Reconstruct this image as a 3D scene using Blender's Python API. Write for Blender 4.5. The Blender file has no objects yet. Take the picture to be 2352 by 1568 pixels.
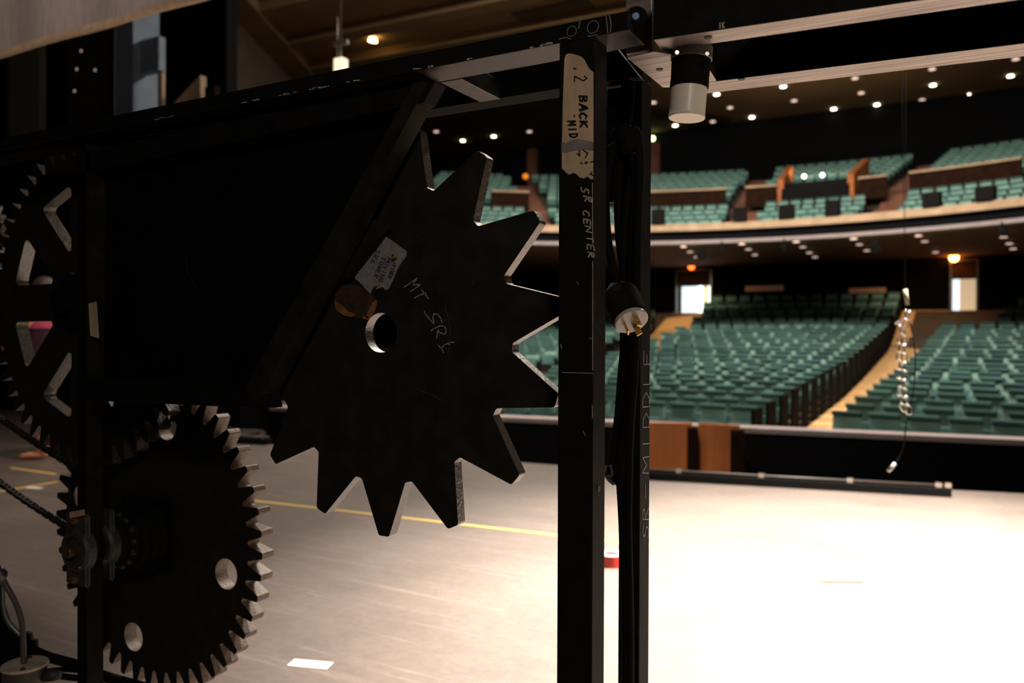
import bpy, bmesh, math, random
from mathutils import Vector, Matrix
from mathutils.geometry import tessellate_polygon
random.seed(7)
PI = math.pi
S = bpy.context.scene
COL = S.collection
# ------------------------------------------------------------------ camera
FPX = 1850.0; TH = math.radians(29.02); PITCH = -0.00752; ROLL = 0.00382; CAMH = 1.10
def _W(v):
    c, s = math.cos(TH), math.sin(TH)
    return Vector((v[0]*c - v[1]*s, v[0]*s + v[1]*c, v[2]))
_f = Vector((0, math.cos(PITCH), math.sin(PITCH))); _u = Vector((0, -math.sin(PITCH), math.cos(PITCH))); _r = Vector((1, 0, 0))
CR = _W(_r*math.cos(ROLL) + _u*math.sin(ROLL)); CU = _W(-_r*math.sin(ROLL) + _u*math.cos(ROLL)); CF = _W(_f)
CAM = Vector((0, 0, CAMH))
cd = bpy.data.cameras.new('camera'); cam = bpy.data.objects.new('camera', cd); COL.objects.link(cam)
M = Matrix((CR, CU, -CF)).transposed().to_4x4(); M.translation = CAM; cam.matrix_world = M
cd.sensor_width = 36; cd.lens = FPX/2352*36; cd.clip_start = 0.05; cd.clip_end = 300
cd.dof.use_dof = True; cd.dof.focus_distance = 1.22; cd.dof.aperture_fstop = 4.2
S.camera = cam
def ray(x, y): return CF*FPX + CR*(x-1176) - CU*(y-784)
def atY(x, y, d): v = ray(x, y); return CAM + v*(d/v.y)
def atX(x, y, d): v = ray(x, y); return CAM + v*(d/v.x)
def atZ(x, y, z=0.0): v = ray(x, y); return CAM + v*((z-CAMH)/v.z)
def atD(x, y, d): return CAM + ray(x, y)*(d/FPX)
def px(p):
    q = Vector(p)-CAM; z = q.dot(CF)
    return (1176+FPX*q.dot(CR)/z, 784-FPX*q.dot(CU)/z, z)
# ------------------------------------------------------------------ world, exposure, lights
w = bpy.data.worlds.new('world'); S.world = w; w.use_nodes = True
w.node_tree.nodes['Background'].inputs[0].default_value = (0.9, 0.85, 1, 1)
w.node_tree.nodes['Background'].inputs[1].default_value = 0.0015
S.view_settings.view_transform = 'Standard'; S.view_settings.look = 'None'
S.view_settings.exposure = 0; S.view_settings.gamma = 1; S.view_settings.use_curve_mapping = False
def lamp(name, kind, loc, target, energy, color, size=0.1, size_y=None, spot=None, blend=1.0):
    l = bpy.data.lights.new(name, kind); l.energy = energy; l.color = color
    o = bpy.data.objects.new(name, l); COL.objects.link(o); o.location = loc
    if kind == 'AREA':
        l.size = size
        if size_y: l.shape = 'RECTANGLE'; l.size_y = size_y
    else: l.shadow_soft_size = size
    if kind == 'SPOT': l.spot_size = math.radians(spot); l.spot_blend = blend
    if target is not None:
        d = Vector(target)-Vector(loc); o.rotation_euler = d.to_track_quat('-Z', 'Y').to_euler()
    return o
lamp('stage_spotlight', 'SPOT', (0.9, 4.6, 5.6), (0.35, 3.9, 0), 19000, (1, .87, .75), .10, spot=63)
lamp('stage_spotlight', 'SPOT', (-4.6, 10.5, 9.0), (-0.2, 3.6, 0), 5000, (1, .86, .74), .07, spot=34)
lamp('pit_wash_light', 'SPOT', (-2.0, 3.0, 7.5), (-4.5, 12.0, -.5), 1500, (1, .84, .7), .3, spot=70)
lamp('stage_wash_light', 'SPOT', (-4.5, 3.8, 7.0), (-4.6, 3.2, 0), 850, (1, .80, .68), .25, spot=120)
lamp('wing_work_light', 'AREA', (0.9, -0.9, 2.3), (-0.55, 1.0, 1.25), 12, (1, .84, .70), .35)
for x, y, e in ((-9, 15.5, 2700), (-2, 15.5, 2800), (3, 15.5, 800)):
    lamp('house_light', 'AREA', (x, y, 11.7), (x-0.2, y+5, 0), e, (1, .88, .74), 4.0, 2.5)
for x in (-11, -4, 2):
    lamp('balcony_light', 'SPOT', (x, 20.5, 11.7), (x, 30.5, 4.6), 1250, (1, .9, .78), .3, spot=58, blend=.5)
for x in (-10.6, -1.3):
    lamp('under_balcony_light', 'SPOT', (x, 33.2, 4.25), (x, 34.6, 1.5), 260, (1, .74, .46), .03, spot=125)
lamp('border_fill', 'SPOT', (-1.2, -.6, 3.4), (-4.4, 2.6, 3.4), 260, (1, .84, .74), .1, spot=42)  # added fill with no known fixture, brightens the border curtain
for x in (-13, -5, 1.5):
    lamp('ceiling_fill', 'SPOT', (x, 32.6, 7.1), (x, 35, 13), 560, (1, .80, .56), .03, spot=150)  # unseen upward spots added to brighten the rear ceiling
# ------------------------------------------------------------------ materials
def mat(name, base, rough=0.6, metal=0.0, var=0.0, scale=20, spec=0.5, bump=0.0, stretch=(1, 1, 1), worn=None, worn_t=0.72, worn_scale=6, emit=None, es=0, trans=0):
    m = bpy.data.materials.new(name); m.use_nodes = True; nt = m.node_tree; N = nt.nodes; L = nt.links
    b = N['Principled BSDF']
    b.inputs['Base Color'].default_value = (*base, 1); b.inputs['Roughness'].default_value = rough
    b.inputs['Metallic'].default_value = metal; b.inputs['Specular IOR Level'].default_value = spec
    if trans: b.inputs['Transmission Weight'].default_value = trans
    if emit: b.inputs['Emission Color'].default_value = (*emit, 1); b.inputs['Emission Strength'].default_value = es
    tc = N.new('ShaderNodeTexCoord'); mp = N.new('ShaderNodeMapping'); mp.inputs['Scale'].default_value = stretch
    L.new(tc.outputs['Object'], mp.inputs['Vector'])
    no = N.new('ShaderNodeTexNoise'); no.inputs['Scale'].default_value = scale; no.inputs['Detail'].default_value = 6
    L.new(mp.outputs[0], no.inputs['Vector'])
    rp = N.new('ShaderNodeMapRange'); rp.inputs[1].default_value = .3; rp.inputs[2].default_value = .7
    rp.inputs[3].default_value = 1-var; rp.inputs[4].default_value = 1+var
    L.new(no.outputs[0], rp.inputs[0])
    mx = N.new('ShaderNodeVectorMath'); mx.operation = 'SCALE'; mx.inputs[0].default_value = base
    L.new(rp.outputs[0], mx.inputs['Scale'])
    out = mx.outputs[0]
    if worn:
        n2 = N.new('ShaderNodeTexNoise'); n2.inputs['Scale'].default_value = worn_scale; n2.inputs['Detail'].default_value = 9; n2.inputs['Roughness'].default_value = .7
        L.new(mp.outputs[0], n2.inputs['Vector'])
        r2 = N.new('ShaderNodeMapRange'); r2.inputs[1].default_value = worn_t; r2.inputs[2].default_value = worn_t+.03
        L.new(n2.outputs[0], r2.inputs[0])
        mm = N.new('ShaderNodeMix'); mm.data_type = 'RGBA'; L.new(r2.outputs[0], mm.inputs[0]); L.new(out, mm.inputs[6]); mm.inputs[7].default_value = (*worn, 1)
        out = mm.outputs[2]
    L.new(out, b.inputs['Base Color'])
    if bump:
        bn = N.new('ShaderNodeBump'); bn.inputs['Strength'].default_value = bump; bn.inputs['Distance'].default_value = .002
        L.new(no.outputs[0], bn.inputs['Height']); L.new(bn.outputs[0], b.inputs['Normal'])
    return m
PAINT = mat('black_paint', (.012, .0115, .0115), .6, 0, .3, 30, .05, .15, worn=(.25, .22, .19), worn_t=.755, worn_scale=14)
PAINTG = mat('black_gear_paint', (.020, .019, .0165), .6, 0, .35, 25, .3, .2, worn=(.06, .055, .05), worn_t=.74, worn_scale=9)
EDGE = mat('dark_gear_edge', (.060, .048, .038), .30, 0, .5, 170, .9, .5)
EDGE2 = mat('worn_gear_edge', (.16, .118, .088), .5, .1, .35, 160, .5, .4)
SLOT = mat('gear_slot_edge', (.34, .29, .24), .5, .1, .2, 90, .5, .25)  # paler than EDGE, mixed as light on the slot walls
BARE = mat('scratched_bare_metal_and_bounce', (.36, .31, .28), .42, .35, .45, 9, .6, .3, (.6, 14, 9))  # bare end plate and gusset; on tube undersides it paints floor bounce
UNDER = mat('grey_steel_and_bounce', (.052, .044, .040), .42, .1, .3, 60, .5, .2)  # batten tube grey; on beam undersides it paints floor bounce
PANEL = mat('black_panel', (.005, .005, .005), .7, 0, .3, 12, .08)
RUBBER = mat('black_rubber', (.008, .008, .008), .7, 0, .2, 20, .05)
STEEL = mat('dull_steel', (.30, .28, .25), .38, .8, .3, 60)
CAST = mat('grey_cast_iron', (.07, .075, .075), .5, .3, .35, 40, .5, .3)
BRASS = mat('brass', (.78, .52, .16), .28, .95, .1, 40)
CHROME = mat('bright_steel', (.7, .68, .64), .22, .95, .05, 40)
TAPE = mat('cream_tape', (.68, .50, .33), .7, 0, .18, 14, .3, .2, (4, 4, 1))
TAPEW = mat('white_tape', (.8, .78, .72), .7)
TAPEG = mat('grey_tape', (.27, .25, .25), .6, 0, .35, 60)
TAPEY = mat('yellow_tape', (.80, .56, .09), .6)
INK = mat('black_ink', (.02, .018, .02), .6)
CHALK = mat('silver_pen', (.40, .39, .37), .7, 0, .3, 120)
CHALKB = mat('bright_silver_pen', (.62, .58, .50), .6, 0, .3, 120)
PLATE = mat('brushed_plate', (.36, .36, .38), .6, .25, .2, 120, .5, .3)
RUST = mat('torn_rusty_wood', (.30, .12, .035), .8, 0, .6, 35)
RUSTD = mat('dark_brown_residue', (.05, .028, .014), .8, 0, .6, 35)
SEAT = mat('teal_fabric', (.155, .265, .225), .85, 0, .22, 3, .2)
SEATD = mat('dark_teal_fabric_and_shade', (.045, .105, .100), .85, 0, .2, 3, .2)  # cushion fabric; also paints the shade on seat-back tops
SEATB = mat('black_seat_panel', (.010, .010, .010), .95, spec=.04)
CARPET = mat('tan_carpet', (.62, .36, .15), .9, 0, .12, 6)
WOOD = mat('orange_wood', (.62, .20, .06), .5, 0, .3, 4, .4, 0, (1, 1, .15))
DWOOD = mat('dark_wood', (.020, .009, .005), .9, 0, .3, 4, .05)
STAIR = mat('brown_stair_carpet', (.17, .075, .05), .95, 0, .2, 4, .05)
BWOOD = mat('booth_wood', (.40, .13, .035), .7, 0, .2, 4, .2)
TANRAIL = mat('tan_rail', (.44, .30, .19), .7, 0, .2, 2)
GREYCAP = mat('grey_capping', (.30, .25, .25), .6, 0, .1, 4)
BLACK = mat('black_velour', (.005, .005, .006), .95, spec=.1)
HWALL = mat('dark_brown_wall', (.05, .032, .02), .9, 0, .2, 2)
CEIL = mat('brown_ceiling', (.17, .105, .048), .9, 0, .12, .6)
CEILD = mat('dark_brown_soffit', (.17, .10, .065), .9, 0, .1, 1)
BLUE = mat('pale_blue_paint', (.27, .36, .47), .7, 0, .1, 5)
FABRIC = mat('taupe_fabric', (.50, .42, .385), .95, 0, .2, 30, .2, .3, (8, 8, .4))
HEM = mat('tan_hem', (.62, .46, .32), .95, 0, .15, 30)
RED = mat('red_tape_roll', (.45, .02, .01), .4)
SKIN = mat('skin', (.90, .40, .22), .6, 0, .05, 10)
PINK = mat('pink_cloth', (.55, .07, .13), .8); PURPLE = mat('dark_purple_cloth', (.05, .012, .03), .8); HAIR = mat('dark_hair', (.03, .016, .01), .6)
NYLON = mat('milky_nylon', (.95, .90, .76), .35, 0, .04, 20, .5, 0)
CLEARG = mat('clear_plastic_face', (.75, .68, .64), .15, 0, .05, 20, .6, trans=.3)
BLUEP = mat('blue_plastic', (.06, .25, .5), .35)
def emis(name, c, s):
    return mat(name, c, .6, emit=c, es=s)
E_DL = emis('downlight_lit', (1, .9, .66), 11); E_DIM = emis('downlight_dim', (1, .72, .58), 1.1); E_UB = emis('soffit_light', (1, .72, .58), .8); E_GRN = emis('green_lamp', (.8, 1, .35), 6)
E_RED = emis('exit_glow', (1, .10, .012), 7); E_YEL = emis('exit_glow_bright', (1, .25, .04), 45)
E_DAY = emis('daylight_window', (.8, .95, 1), 1.3); E_CYAN = emis('bright_glass', (.8, 1, .95), 3.0); E_LOB = emis('lobby_wall_glow', (1, .72, .45), .55)  # E_LOB: wall colour glows in place of lobby lighting
E_WARM = emis('warm_lamp', (1, .62, .2), 25); E_WHITE = emis('white_lamp', (1, .9, .75), 8); E_BLUEL = emis('blue_led', (.7, .7, 1), 10)
def vary(m, lo, hi):
    nt = m.node_tree; b = nt.nodes['Principled BSDF']; src = b.inputs['Base Color'].links[0].from_socket
    oi = nt.nodes.new('ShaderNodeObjectInfo'); r = nt.nodes.new('ShaderNodeMapRange'); r.inputs[3].default_value = lo; r.inputs[4].default_value = hi
    nt.links.new(oi.outputs['Random'], r.inputs[0]); v = nt.nodes.new('ShaderNodeVectorMath'); v.operation = 'SCALE'
    nt.links.new(src, v.inputs[0]); nt.links.new(r.outputs[0], v.inputs['Scale']); nt.links.new(v.outputs[0], b.inputs['Base Color'])
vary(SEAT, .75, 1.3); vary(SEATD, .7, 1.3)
# stage floor: worn black vinyl
def floor_mat():
    m = bpy.data.materials.new('scuffed_stage_floor'); m.use_nodes = True; nt = m.node_tree; N = nt.nodes; L = nt.links
    b = N['Principled BSDF']; tc = N.new('ShaderNodeTexCoord')
    def noise(scale, st, rot, det=8, ro=.6):
        mp = N.new('ShaderNodeMapping'); mp.inputs['Scale'].default_value = st; mp.inputs['Rotation'].default_value = (0, 0, rot)
        L.new(tc.outputs['Object'], mp.inputs['Vector']); n = N.new('ShaderNodeTexNoise'); n.inputs['Scale'].default_value = scale
        n.inputs['Detail'].default_value = det; n.inputs['Roughness'].default_value = ro; L.new(mp.outputs[0], n.inputs['Vector']); return n.outputs[0]
    def mr(s, a, bb, c, d):
        r = N.new('ShaderNodeMapRange'); L.new(s, r.inputs[0]); r.inputs[1].default_value = a; r.inputs[2].default_value = bb; r.inputs[3].default_value = c; r.inputs[4].default_value = d; return r.outputs[0]
    def mul(a, bb, op='MULTIPLY'):
        x = N.new('ShaderNodeMath'); x.operation = op; L.new(a, x.inputs[0]); L.new(bb, x.inputs[1]); return x.outputs[0]
    big = mr(noise(1.2, (1, 1, 1), 0), .3, .7, .75, 1.25)
    fine = mr(noise(35, (1, 1, 1), 0), .3, .7, .85, 1.15)
    sc1 = mr(noise(2.2, (.35, 9, 1), .5, 10, .75), .56, .74, 0, .9)
    sc2 = mr(noise(2.0, (.3, 11, 1), -.25, 10, .75), .57, .75, 0, .9)
    sc3 = mr(noise(2.4, (.4, 8, 1), 1.2, 10, .75), .58, .75, 0, .7)
    base = mul(big, fine)
    s = mul(mul(sc1, sc2, 'ADD'), sc3, 'ADD')
    v = mul(base, s, 'ADD')
    cm = N.new('ShaderNodeVectorMath'); cm.operation = 'SCALE'; cm.inputs[0].default_value = (.122, .099, .087); L.new(v, cm.inputs['Scale'])
    L.new(cm.outputs[0], b.inputs['Base Color']); b.inputs['Roughness'].default_value = .48; b.inputs['Specular IOR Level'].default_value = .45
    L.new(mr(v, .6, 1.8, .55, .38), b.inputs['Roughness'])
    bp = N.new('ShaderNodeBump'); bp.inputs['Strength'].default_value = .15; bp.inputs['Distance'].default_value = .004; L.new(v, bp.inputs['Height']); L.new(bp.outputs[0], b.inputs['Normal'])
    return m
FLOOR = floor_mat()
# ------------------------------------------------------------------ mesh helpers
def B(): return bmesh.new()
def box(bm, lo, hi, rot=None, mi=0):
    lo = Vector(lo); hi = Vector(hi); c = (lo+hi)/2; d = hi-lo
    r = bmesh.ops.create_cube(bm, size=1); vs = r['verts']
    bmesh.ops.scale(bm, vec=d, verts=vs)
    if rot: bmesh.ops.rotate(bm, cent=(0, 0, 0), matrix=rot, verts=vs)
    bmesh.ops.translate(bm, vec=c, verts=vs)
    for f in {f for v in vs for f in v.link_faces}: f.material_index = mi
    return vs
def hexa(bm, p, mi=0, bot=None):
    """p: 8 points, 4 near loop + 4 far loop"""
    v = [bm.verts.new(q) for q in p]
    for k, idx in enumerate(((0, 1, 2, 3), (7, 6, 5, 4), (0, 4, 5, 1), (1, 5, 6, 2), (2, 6, 7, 3), (3, 7, 4, 0))):
        f = bm.faces.new([v[i] for i in idx]); f.material_index = mi
        if bot is not None and k == bot[0]: f.material_index = bot[1]
    return v
def tube(bm, pts, r, n=10, mi=0, cap=True):
    pts = [Vector(p) for p in pts]; rings = []; up = Vector((0.13, .31, .94)).normalized(); prev = None
    for i, p in enumerate(pts):
        t = (pts[min(i+1, len(pts)-1)]-pts[max(i-1, 0)]).normalized()
        if prev is None: a = t.cross(up).normalized()
        else: a = (prev - t*prev.dot(t)).normalized()
        prev = a; b = t.cross(a); rr = r[i] if isinstance(r, (list, tuple)) else r
        rings.append([bm.verts.new(p + a*math.cos(2*PI*k/n)*rr + b*math.sin(2*PI*k/n)*rr) for k in range(n)])
    for i in range(len(rings)-1):
        for k in range(n):
            f = bm.faces.new((rings[i][k], rings[i][(k+1) % n], rings[i+1][(k+1) % n], rings[i+1][k])); f.smooth = True; f.material_index = mi
    if cap:
        bm.faces.new(rings[0][::-1]).material_index = mi; bm.faces.new(rings[-1]).material_index = mi
def smooth_path(ctrl, n=8):
    c = [Vector(p) for p in ctrl]; c = [c[0]*2-c[1]]+c+[c[-1]*2-c[-2]]; out = []
    for i in range(1, len(c)-2):
        for k in range(n):
            t = k/n; p0, p1, p2, p3 = c[i-1:i+3]
            out.append(.5*((2*p1)+(-p0+p2)*t+(2*p0-5*p1+4*p2-p3)*t*t+(-p0+3*p1-3*p2+p3)*t**3))
    out.append(c[-2]); return out
def lathe(bm, prof, c, axis, n=32, mi=0):
    """prof: (offset along axis, radius)"""
    axis = Vector(axis).normalized(); a = axis.orthogonal().normalized(); b = axis.cross(a); c = Vector(c); rings = []
    for h, r in prof:
        rings.append([bm.verts.new(c+axis*h+(a*math.cos(2*PI*k/n)+b*math.sin(2*PI*k/n))*max(r, 1e-5)) for k in range(n)])
    for i in range(len(rings)-1):
        for k in range(n):
            f = bm.faces.new((rings[i][k], rings[i][(k+1) % n], rings[i+1][(k+1) % n], rings[i+1][k])); f.material_index = mi; f.smooth = False
    bm.faces.new(rings[0][::-1]).material_index = mi; bm.faces.new(rings[-1]).material_index = mi
def rounded(poly, r, n=4):
    out = []; N = len(poly)
    for i in range(N):
        p = Vector(poly[i]); a = Vector(poly[i-1])-p; b = Vector(poly[(i+1) % N])-p
        la, lb = a.length, b.length
        if la < 1e-7 or lb < 1e-7: continue
        a.normalize(); b.normalize(); ang = a.angle(b)
        if ang > 3.0: out.append(p); continue
        t = min(r/math.tan(ang/2), .45*la, .45*lb)
        p0 = p+a*t; p1 = p+b*t
        for k in range(n+1):
            s = k/n; out.append(p0*(1-s)**2+p*2*s*(1-s)+p1*s*s)
    return out
def plate(bm, outer, holes, c, Y0, Y1, mi_face=0, mi_edge=1, mi_hole=1):
    """flat plate in XZ plane (outline points relative to c), from Y0 to Y1"""
    loops = [[Vector((p[0], p[1], 0)) for p in l] for l in [outer]+list(holes)]
    tris = tessellate_polygon(loops); flat = [p for l in loops for p in l]
    F = [bm.verts.new((c[0]+p.x, Y0, c[1]+p.y)) for p in flat]; K = [bm.verts.new((c[0]+p.x, Y1, c[1]+p.y)) for p in flat]
    for t in tris:
        try:
            bm.faces.new([F[i] for i in t]).material_index = mi_face; bm.faces.new([K[i] for i in reversed(t)]).material_index = mi_face
        except ValueError: pass
    o = 0
    for li, l in enumerate(loops):
        n = len(l)
        for i in range(n):
            a, b = o+i, o+(i+1) % n
            try: bm.faces.new((F[a], F[b], K[b], K[a])).material_index = (mi_edge if li == 0 else mi_hole)
            except ValueError: pass
        o += n
    bmesh.ops.recalc_face_normals(bm, faces=bm.faces)
def circle(cx, cy, r, n=36, rev=True):
    return [(cx+r*math.cos(2*PI*k/n), cy+r*math.sin(2*PI*k/n)) for k in (range(n) if not rev else range(n-1, -1, -1))]
# ------------------------------------------------------------------ object helpers
ROOT = {}
def tag(o, label, cat, group=None, kind=None):
    if label: o['label'] = label
    if cat: o['category'] = cat
    if group: o['group'] = group
    if kind: o['kind'] = kind
    return o
def thing(name, label, cat, loc=(0, 0, 0), group=None):
    o = bpy.data.objects.new(name, None); COL.objects.link(o); o.location = loc; o.empty_display_size = .1
    ROOT[o] = Vector(loc); return tag(o, label, cat, group)
def obj(name, bm, m, parent=None, bevel=0, label=None, recalc=True):
    if recalc: bmesh.ops.recalc_face_normals(bm, faces=bm.faces)
    if parent is not None: off = ROOT[parent]
    else:
        xs = [v.co for v in bm.verts]; off = Vector(((min(v.x for v in xs)+max(v.x for v in xs))/2, (min(v.y for v in xs)+max(v.y for v in xs))/2, min(v.z for v in xs)))
    bmesh.ops.translate(bm, vec=-off, verts=bm.verts)
    me = bpy.data.meshes.new(name); bm.to_mesh(me); bm.free()
    for k in (m if isinstance(m, (list, tuple)) else [m]): me.materials.append(k)
    o = bpy.data.objects.new(name, me); COL.objects.link(o)
    if parent is not None: o.parent = parent
    else: o.location = off
    ROOT[o] = off
    if bevel:
        b = o.modifiers.new('bevel', 'BEVEL'); b.width = bevel; b.segments = 2; b.limit_method = 'ANGLE'; b.angle_limit = math.radians(35)
    if label: o['label'] = label
    return o
def struct(name, bm, m): o = obj(name, bm, m); o['kind'] = 'structure'; return o
# lettering: strokes laid on a surface; surf maps a picture point to the face the writing is on
FONT = {
 'M': [[(0, 0), (.05, 1), (.5, .35), (.95, 1), (1, 0)]], 'I': [[(.5, 0), (.5, 1)]], 'D': [[(.1, 0), (.1, 1), (.6, .95), (.95, .5), (.6, .05), (.1, 0)]],
 'B': [[(.1, 0), (.1, 1), (.7, .95), (.8, .7), (.1, .52), (.85, .4), (.8, .08), (.1, 0)]], 'A': [[(0, 0), (.45, 1), (.95, 0)], [(.2, .4), (.75, .4)]],
 'C': [[(.9, .85), (.5, 1), (.1, .6), (.15, .2), (.5, 0), (.9, .15)]], 'K': [[(.1, 0), (.1, 1)], [(.85, 1), (.15, .5), (.9, 0)]],
 'S': [[(.9, .85), (.5, 1), (.12, .8), (.3, .55), (.75, .42), (.88, .18), (.5, 0), (.1, .12)]], 'R': [[(.1, 0), (.1, 1), (.7, .95), (.8, .7), (.15, .5), (.9, 0)]],
 'E': [[(.9, 1), (.1, 1), (.1, 0), (.9, 0)], [(.1, .5), (.7, .5)]], 'N': [[(.05, 0), (.05, 1), (.95, 0), (.95, 1)]], 'T': [[(.5, 0), (.5, 1)], [(0, 1), (1, 1)]],
 'L': [[(.1, 1), (.1, 0), (.9, 0)]], 'F': [[(.1, 0), (.1, 1), (.9, 1)], [(.1, .55), (.7, .55)]], 'X': [[(0, 0), (1, 1)], [(0, 1), (1, 0)]],
 'O': [[(.5, 0), (.1, .3), (.1, .7), (.5, 1), (.9, .7), (.9, .3), (.5, 0)]], 'V': [[(0, 1), (.5, 0), (1, 1)]], 'G': [[(.9, .85), (.5, 1), (.1, .6), (.15, .2), (.5, 0), (.9, .15), (.9, .45), (.55, .45)]],
 'W': [[(0, 1), (.25, 0), (.5, .7), (.75, 0), (1, 1)]], '6': [[(.8, 1), (.25, .7), (.1, .25), (.5, 0), (.85, .25), (.5, .5), (.15, .3)]],
 '2': [[(.1, .8), (.5, 1), (.85, .75), (.1, .05), (.95, .05)]], '-': [[(-.2, .5), (1.2, .5)]], '1': [[(.2, .75), (.5, 1), (.5, 0)], [(.1, 0), (.9, 0)]],
 '+': [[(.2, .5), (.8, .5)], [(.5, .2), (.5, .8)]], ' ': []}
def ribbon(bm, P, nrm, wd, th=.0004):
    P = [Vector(p) for p in P]
    for a, b in zip(P, P[1:]):
        d = b-a
        if d.length < 1e-6: continue
        d.normalize(); s = d.cross(nrm).normalized()*wd/2; e = d*wd*.35
        hexa(bm, [a-e-s, b+e-s, b+e+s, a-e+s, a-e-s+nrm*th, b+e-s+nrm*th, b+e+s+nrm*th, a-e+s+nrm*th])
def write(bm, text, o, adv, up, surf, nrm, wd, wob=.06, fill=.72):
    o = Vector(o); adv = Vector(adv); up = Vector(up)
    for i, ch in enumerate(text):
        j = [random.uniform(-wob, wob) for _ in range(3)]
        for st in FONT[ch]:
            ribbon(bm, [surf(*(o+adv*(i+j[0]+fill*p[0])+up*(p[1]*(1+j[1])+j[2]))) for p in st], nrm, wd)
def strokes(bm, sts, surf, nrm, wd):
    for st in sts: ribbon(bm, [surf(*p) for p in st], nrm, wd)
NF = Vector((0, -1, 0))   # towards the camera side
NX = Vector((1, 0, 0))
# ================================================================== STRUCTURE: stage, hall
def flat_poly(bm, pts, z0, z1, mi=0):
    a = [bm.verts.new((p[0], p[1], z1)) for p in pts]; b = [bm.verts.new((p[0], p[1], z0)) for p in pts]
    tr = tessellate_polygon([[Vector((p[0], p[1], 0)) for p in pts]])
    for t in tr: bm.faces.new([a[i] for i in t]); bm.faces.new([b[i] for i in reversed(t)])
    n = len(pts)
    for i in range(n): bm.faces.new((a[i], a[(i+1) % n], b[(i+1) % n], b[i]))
edge = [atZ(600, 1019), atZ(1285, 1068), atZ(1500, 1089), atZ(1700, 1099), atZ(2352, 1133), ]
bm = B(); flat_poly(bm, [(-15.8, -3), (7, -3), (7, 7.6)] + [(p.x, p.y) for p in reversed(edge)] + [(-6.6, 5.5), (-7.0, 6.75), (-9.5, 9), (-15.8, 9)], -1.3, 0)
struct('floor', bm, FLOOR)
# pit and hall floor
ZT = [(10, -1.05), (13, -1.02), (14.2, -.97), (21.8, -.47), (25.2, -.13), (31.5, .62), (33.2, 1.15), (36, 2.15), (60, 2.3)]
def zf(r):
    for (a, za), (b, zb) in zip(ZT, ZT[1:]):
        if r <= b: return za+(zb-za)*(r-a)/(b-a)
    return 2.3
RC = Vector((-5.5, -20)); R0 = 33.6; PITCHR = .95
def rowY(R): return R-20
bm = B()
for k in range(25):
    R = R0+k*PITCHR-.45; z = zf(rowY(R)); n = 24
    lo = []; hi = []; lob = []; hib = []
    for j in range(n+1):
        a = math.radians(-38+72*j/n)
        lo.append(bm.verts.new((RC.x+R*math.sin(a), RC.y+R*math.cos(a), z))); hi.append(bm.verts.new((RC.x+(R+PITCHR)*math.sin(a), RC.y+(R+PITCHR)*math.cos(a), zf(rowY(R+PITCHR)))))
    for j in range(n): bm.faces.new((lo[j], lo[j+1], hi[j+1], hi[j]))
struct('floor', bm, HWALL)
wallA = atZ(1700, 984, -.22); wallB = atZ(2352, 1013, -.22)
dv = (wallB-wallA).normalized(); nv = Vector((-dv.y, dv.x, 0))
def wallp(s, t, z): p = wallA+dv*s+nv*t; return Vector((p.x, p.y, z))
L = -18.0; Rr = 9.0
bm = B(); flat_poly(bm, [wallp(L, 0, 0)[:2], wallp(Rr, 0, 0)[:2], wallp(Rr, 4, 0)[:2], wallp(L, 4, 0)[:2]], -1.15, -1.05); struct('floor', bm, HWALL)
bm = B(); box(bm, (-25, 4, -3.0), (9, 13, -2.9)); struct('floor', bm, BLACK)
bm = B(); hexa(bm, [wallp(L, 0, -2.9), wallp(Rr, 0, -2.9), wallp(Rr, 0, -.27), wallp(L, 0, -.27), wallp(L, .12, -2.9), wallp(Rr, .12, -2.9), wallp(Rr, .12, -.27), wallp(L, .12, -.27)]); struct('wall_pit', bm, BLACK)
bm = B(); hexa(bm, [wallp(L, -.05, -.27), wallp(Rr, -.05, -.27), wallp(Rr, -.05, -.20), wallp(L, -.05, -.20), wallp(L, .32, -.27), wallp(Rr, .32, -.27), wallp(Rr, .32, -.20), wallp(L, .32, -.20)]); struct('trim_1', bm, GREYCAP)
# hall shell
corner1 = atZ(520, 0, 12); corner2 = atZ(680, 170, 12); cdv = (corner2-corner1).normalized()
cstart = corner1-cdv*12; cend = corner1+cdv*27
bm = B()
box(bm, (-40, 8, 12), (16, 43, 12.2)); struct('ceiling', bm, CEIL)
bm = B()
hexa(bm, [(cstart.x, cstart.y, -3), (cend.x, cend.y, -3), (cend.x, cend.y, 12), (cstart.x, cstart.y, 12), (cstart.x-.3, cstart.y, -3), (cend.x-.3, cend.y, -3), (cend.x-.3, cend.y, 12), (cstart.x-.3, cstart.y, 12)])
struct('wall_left', bm, HWALL)
# edge band and cross beams of the ceiling near the left wall
nin = Vector((cdv.y, -cdv.x, 0))
def cb(bm, a, b, wdt, h):
    d = (b-a).normalized(); s = Vector((d.y, -d.x, 0))*wdt
    hexa(bm, [a, b, b+s, a+s] + [p+Vector((0, 0, -h)) for p in (a, b, b+s, a+s)])
bm = B(); a = corner1-cdv*8; a.z = 12; b = corner1+cdv*26; b.z = 12; cb(bm, a, b, 1.0, .35); struct('trim_2', bm, CEIL)
tn = 3
for q in ((640, 108), (590, 32), (672, 166)):
    p = atZ(q[0], q[1], 12.0); bm = B(); cb(bm, Vector((p.x, p.y, 12)), Vector((p.x+30, p.y+1.2, 12)), .7, .3); struct('trim_%d' % tn, bm, CEIL); tn += 1
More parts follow.
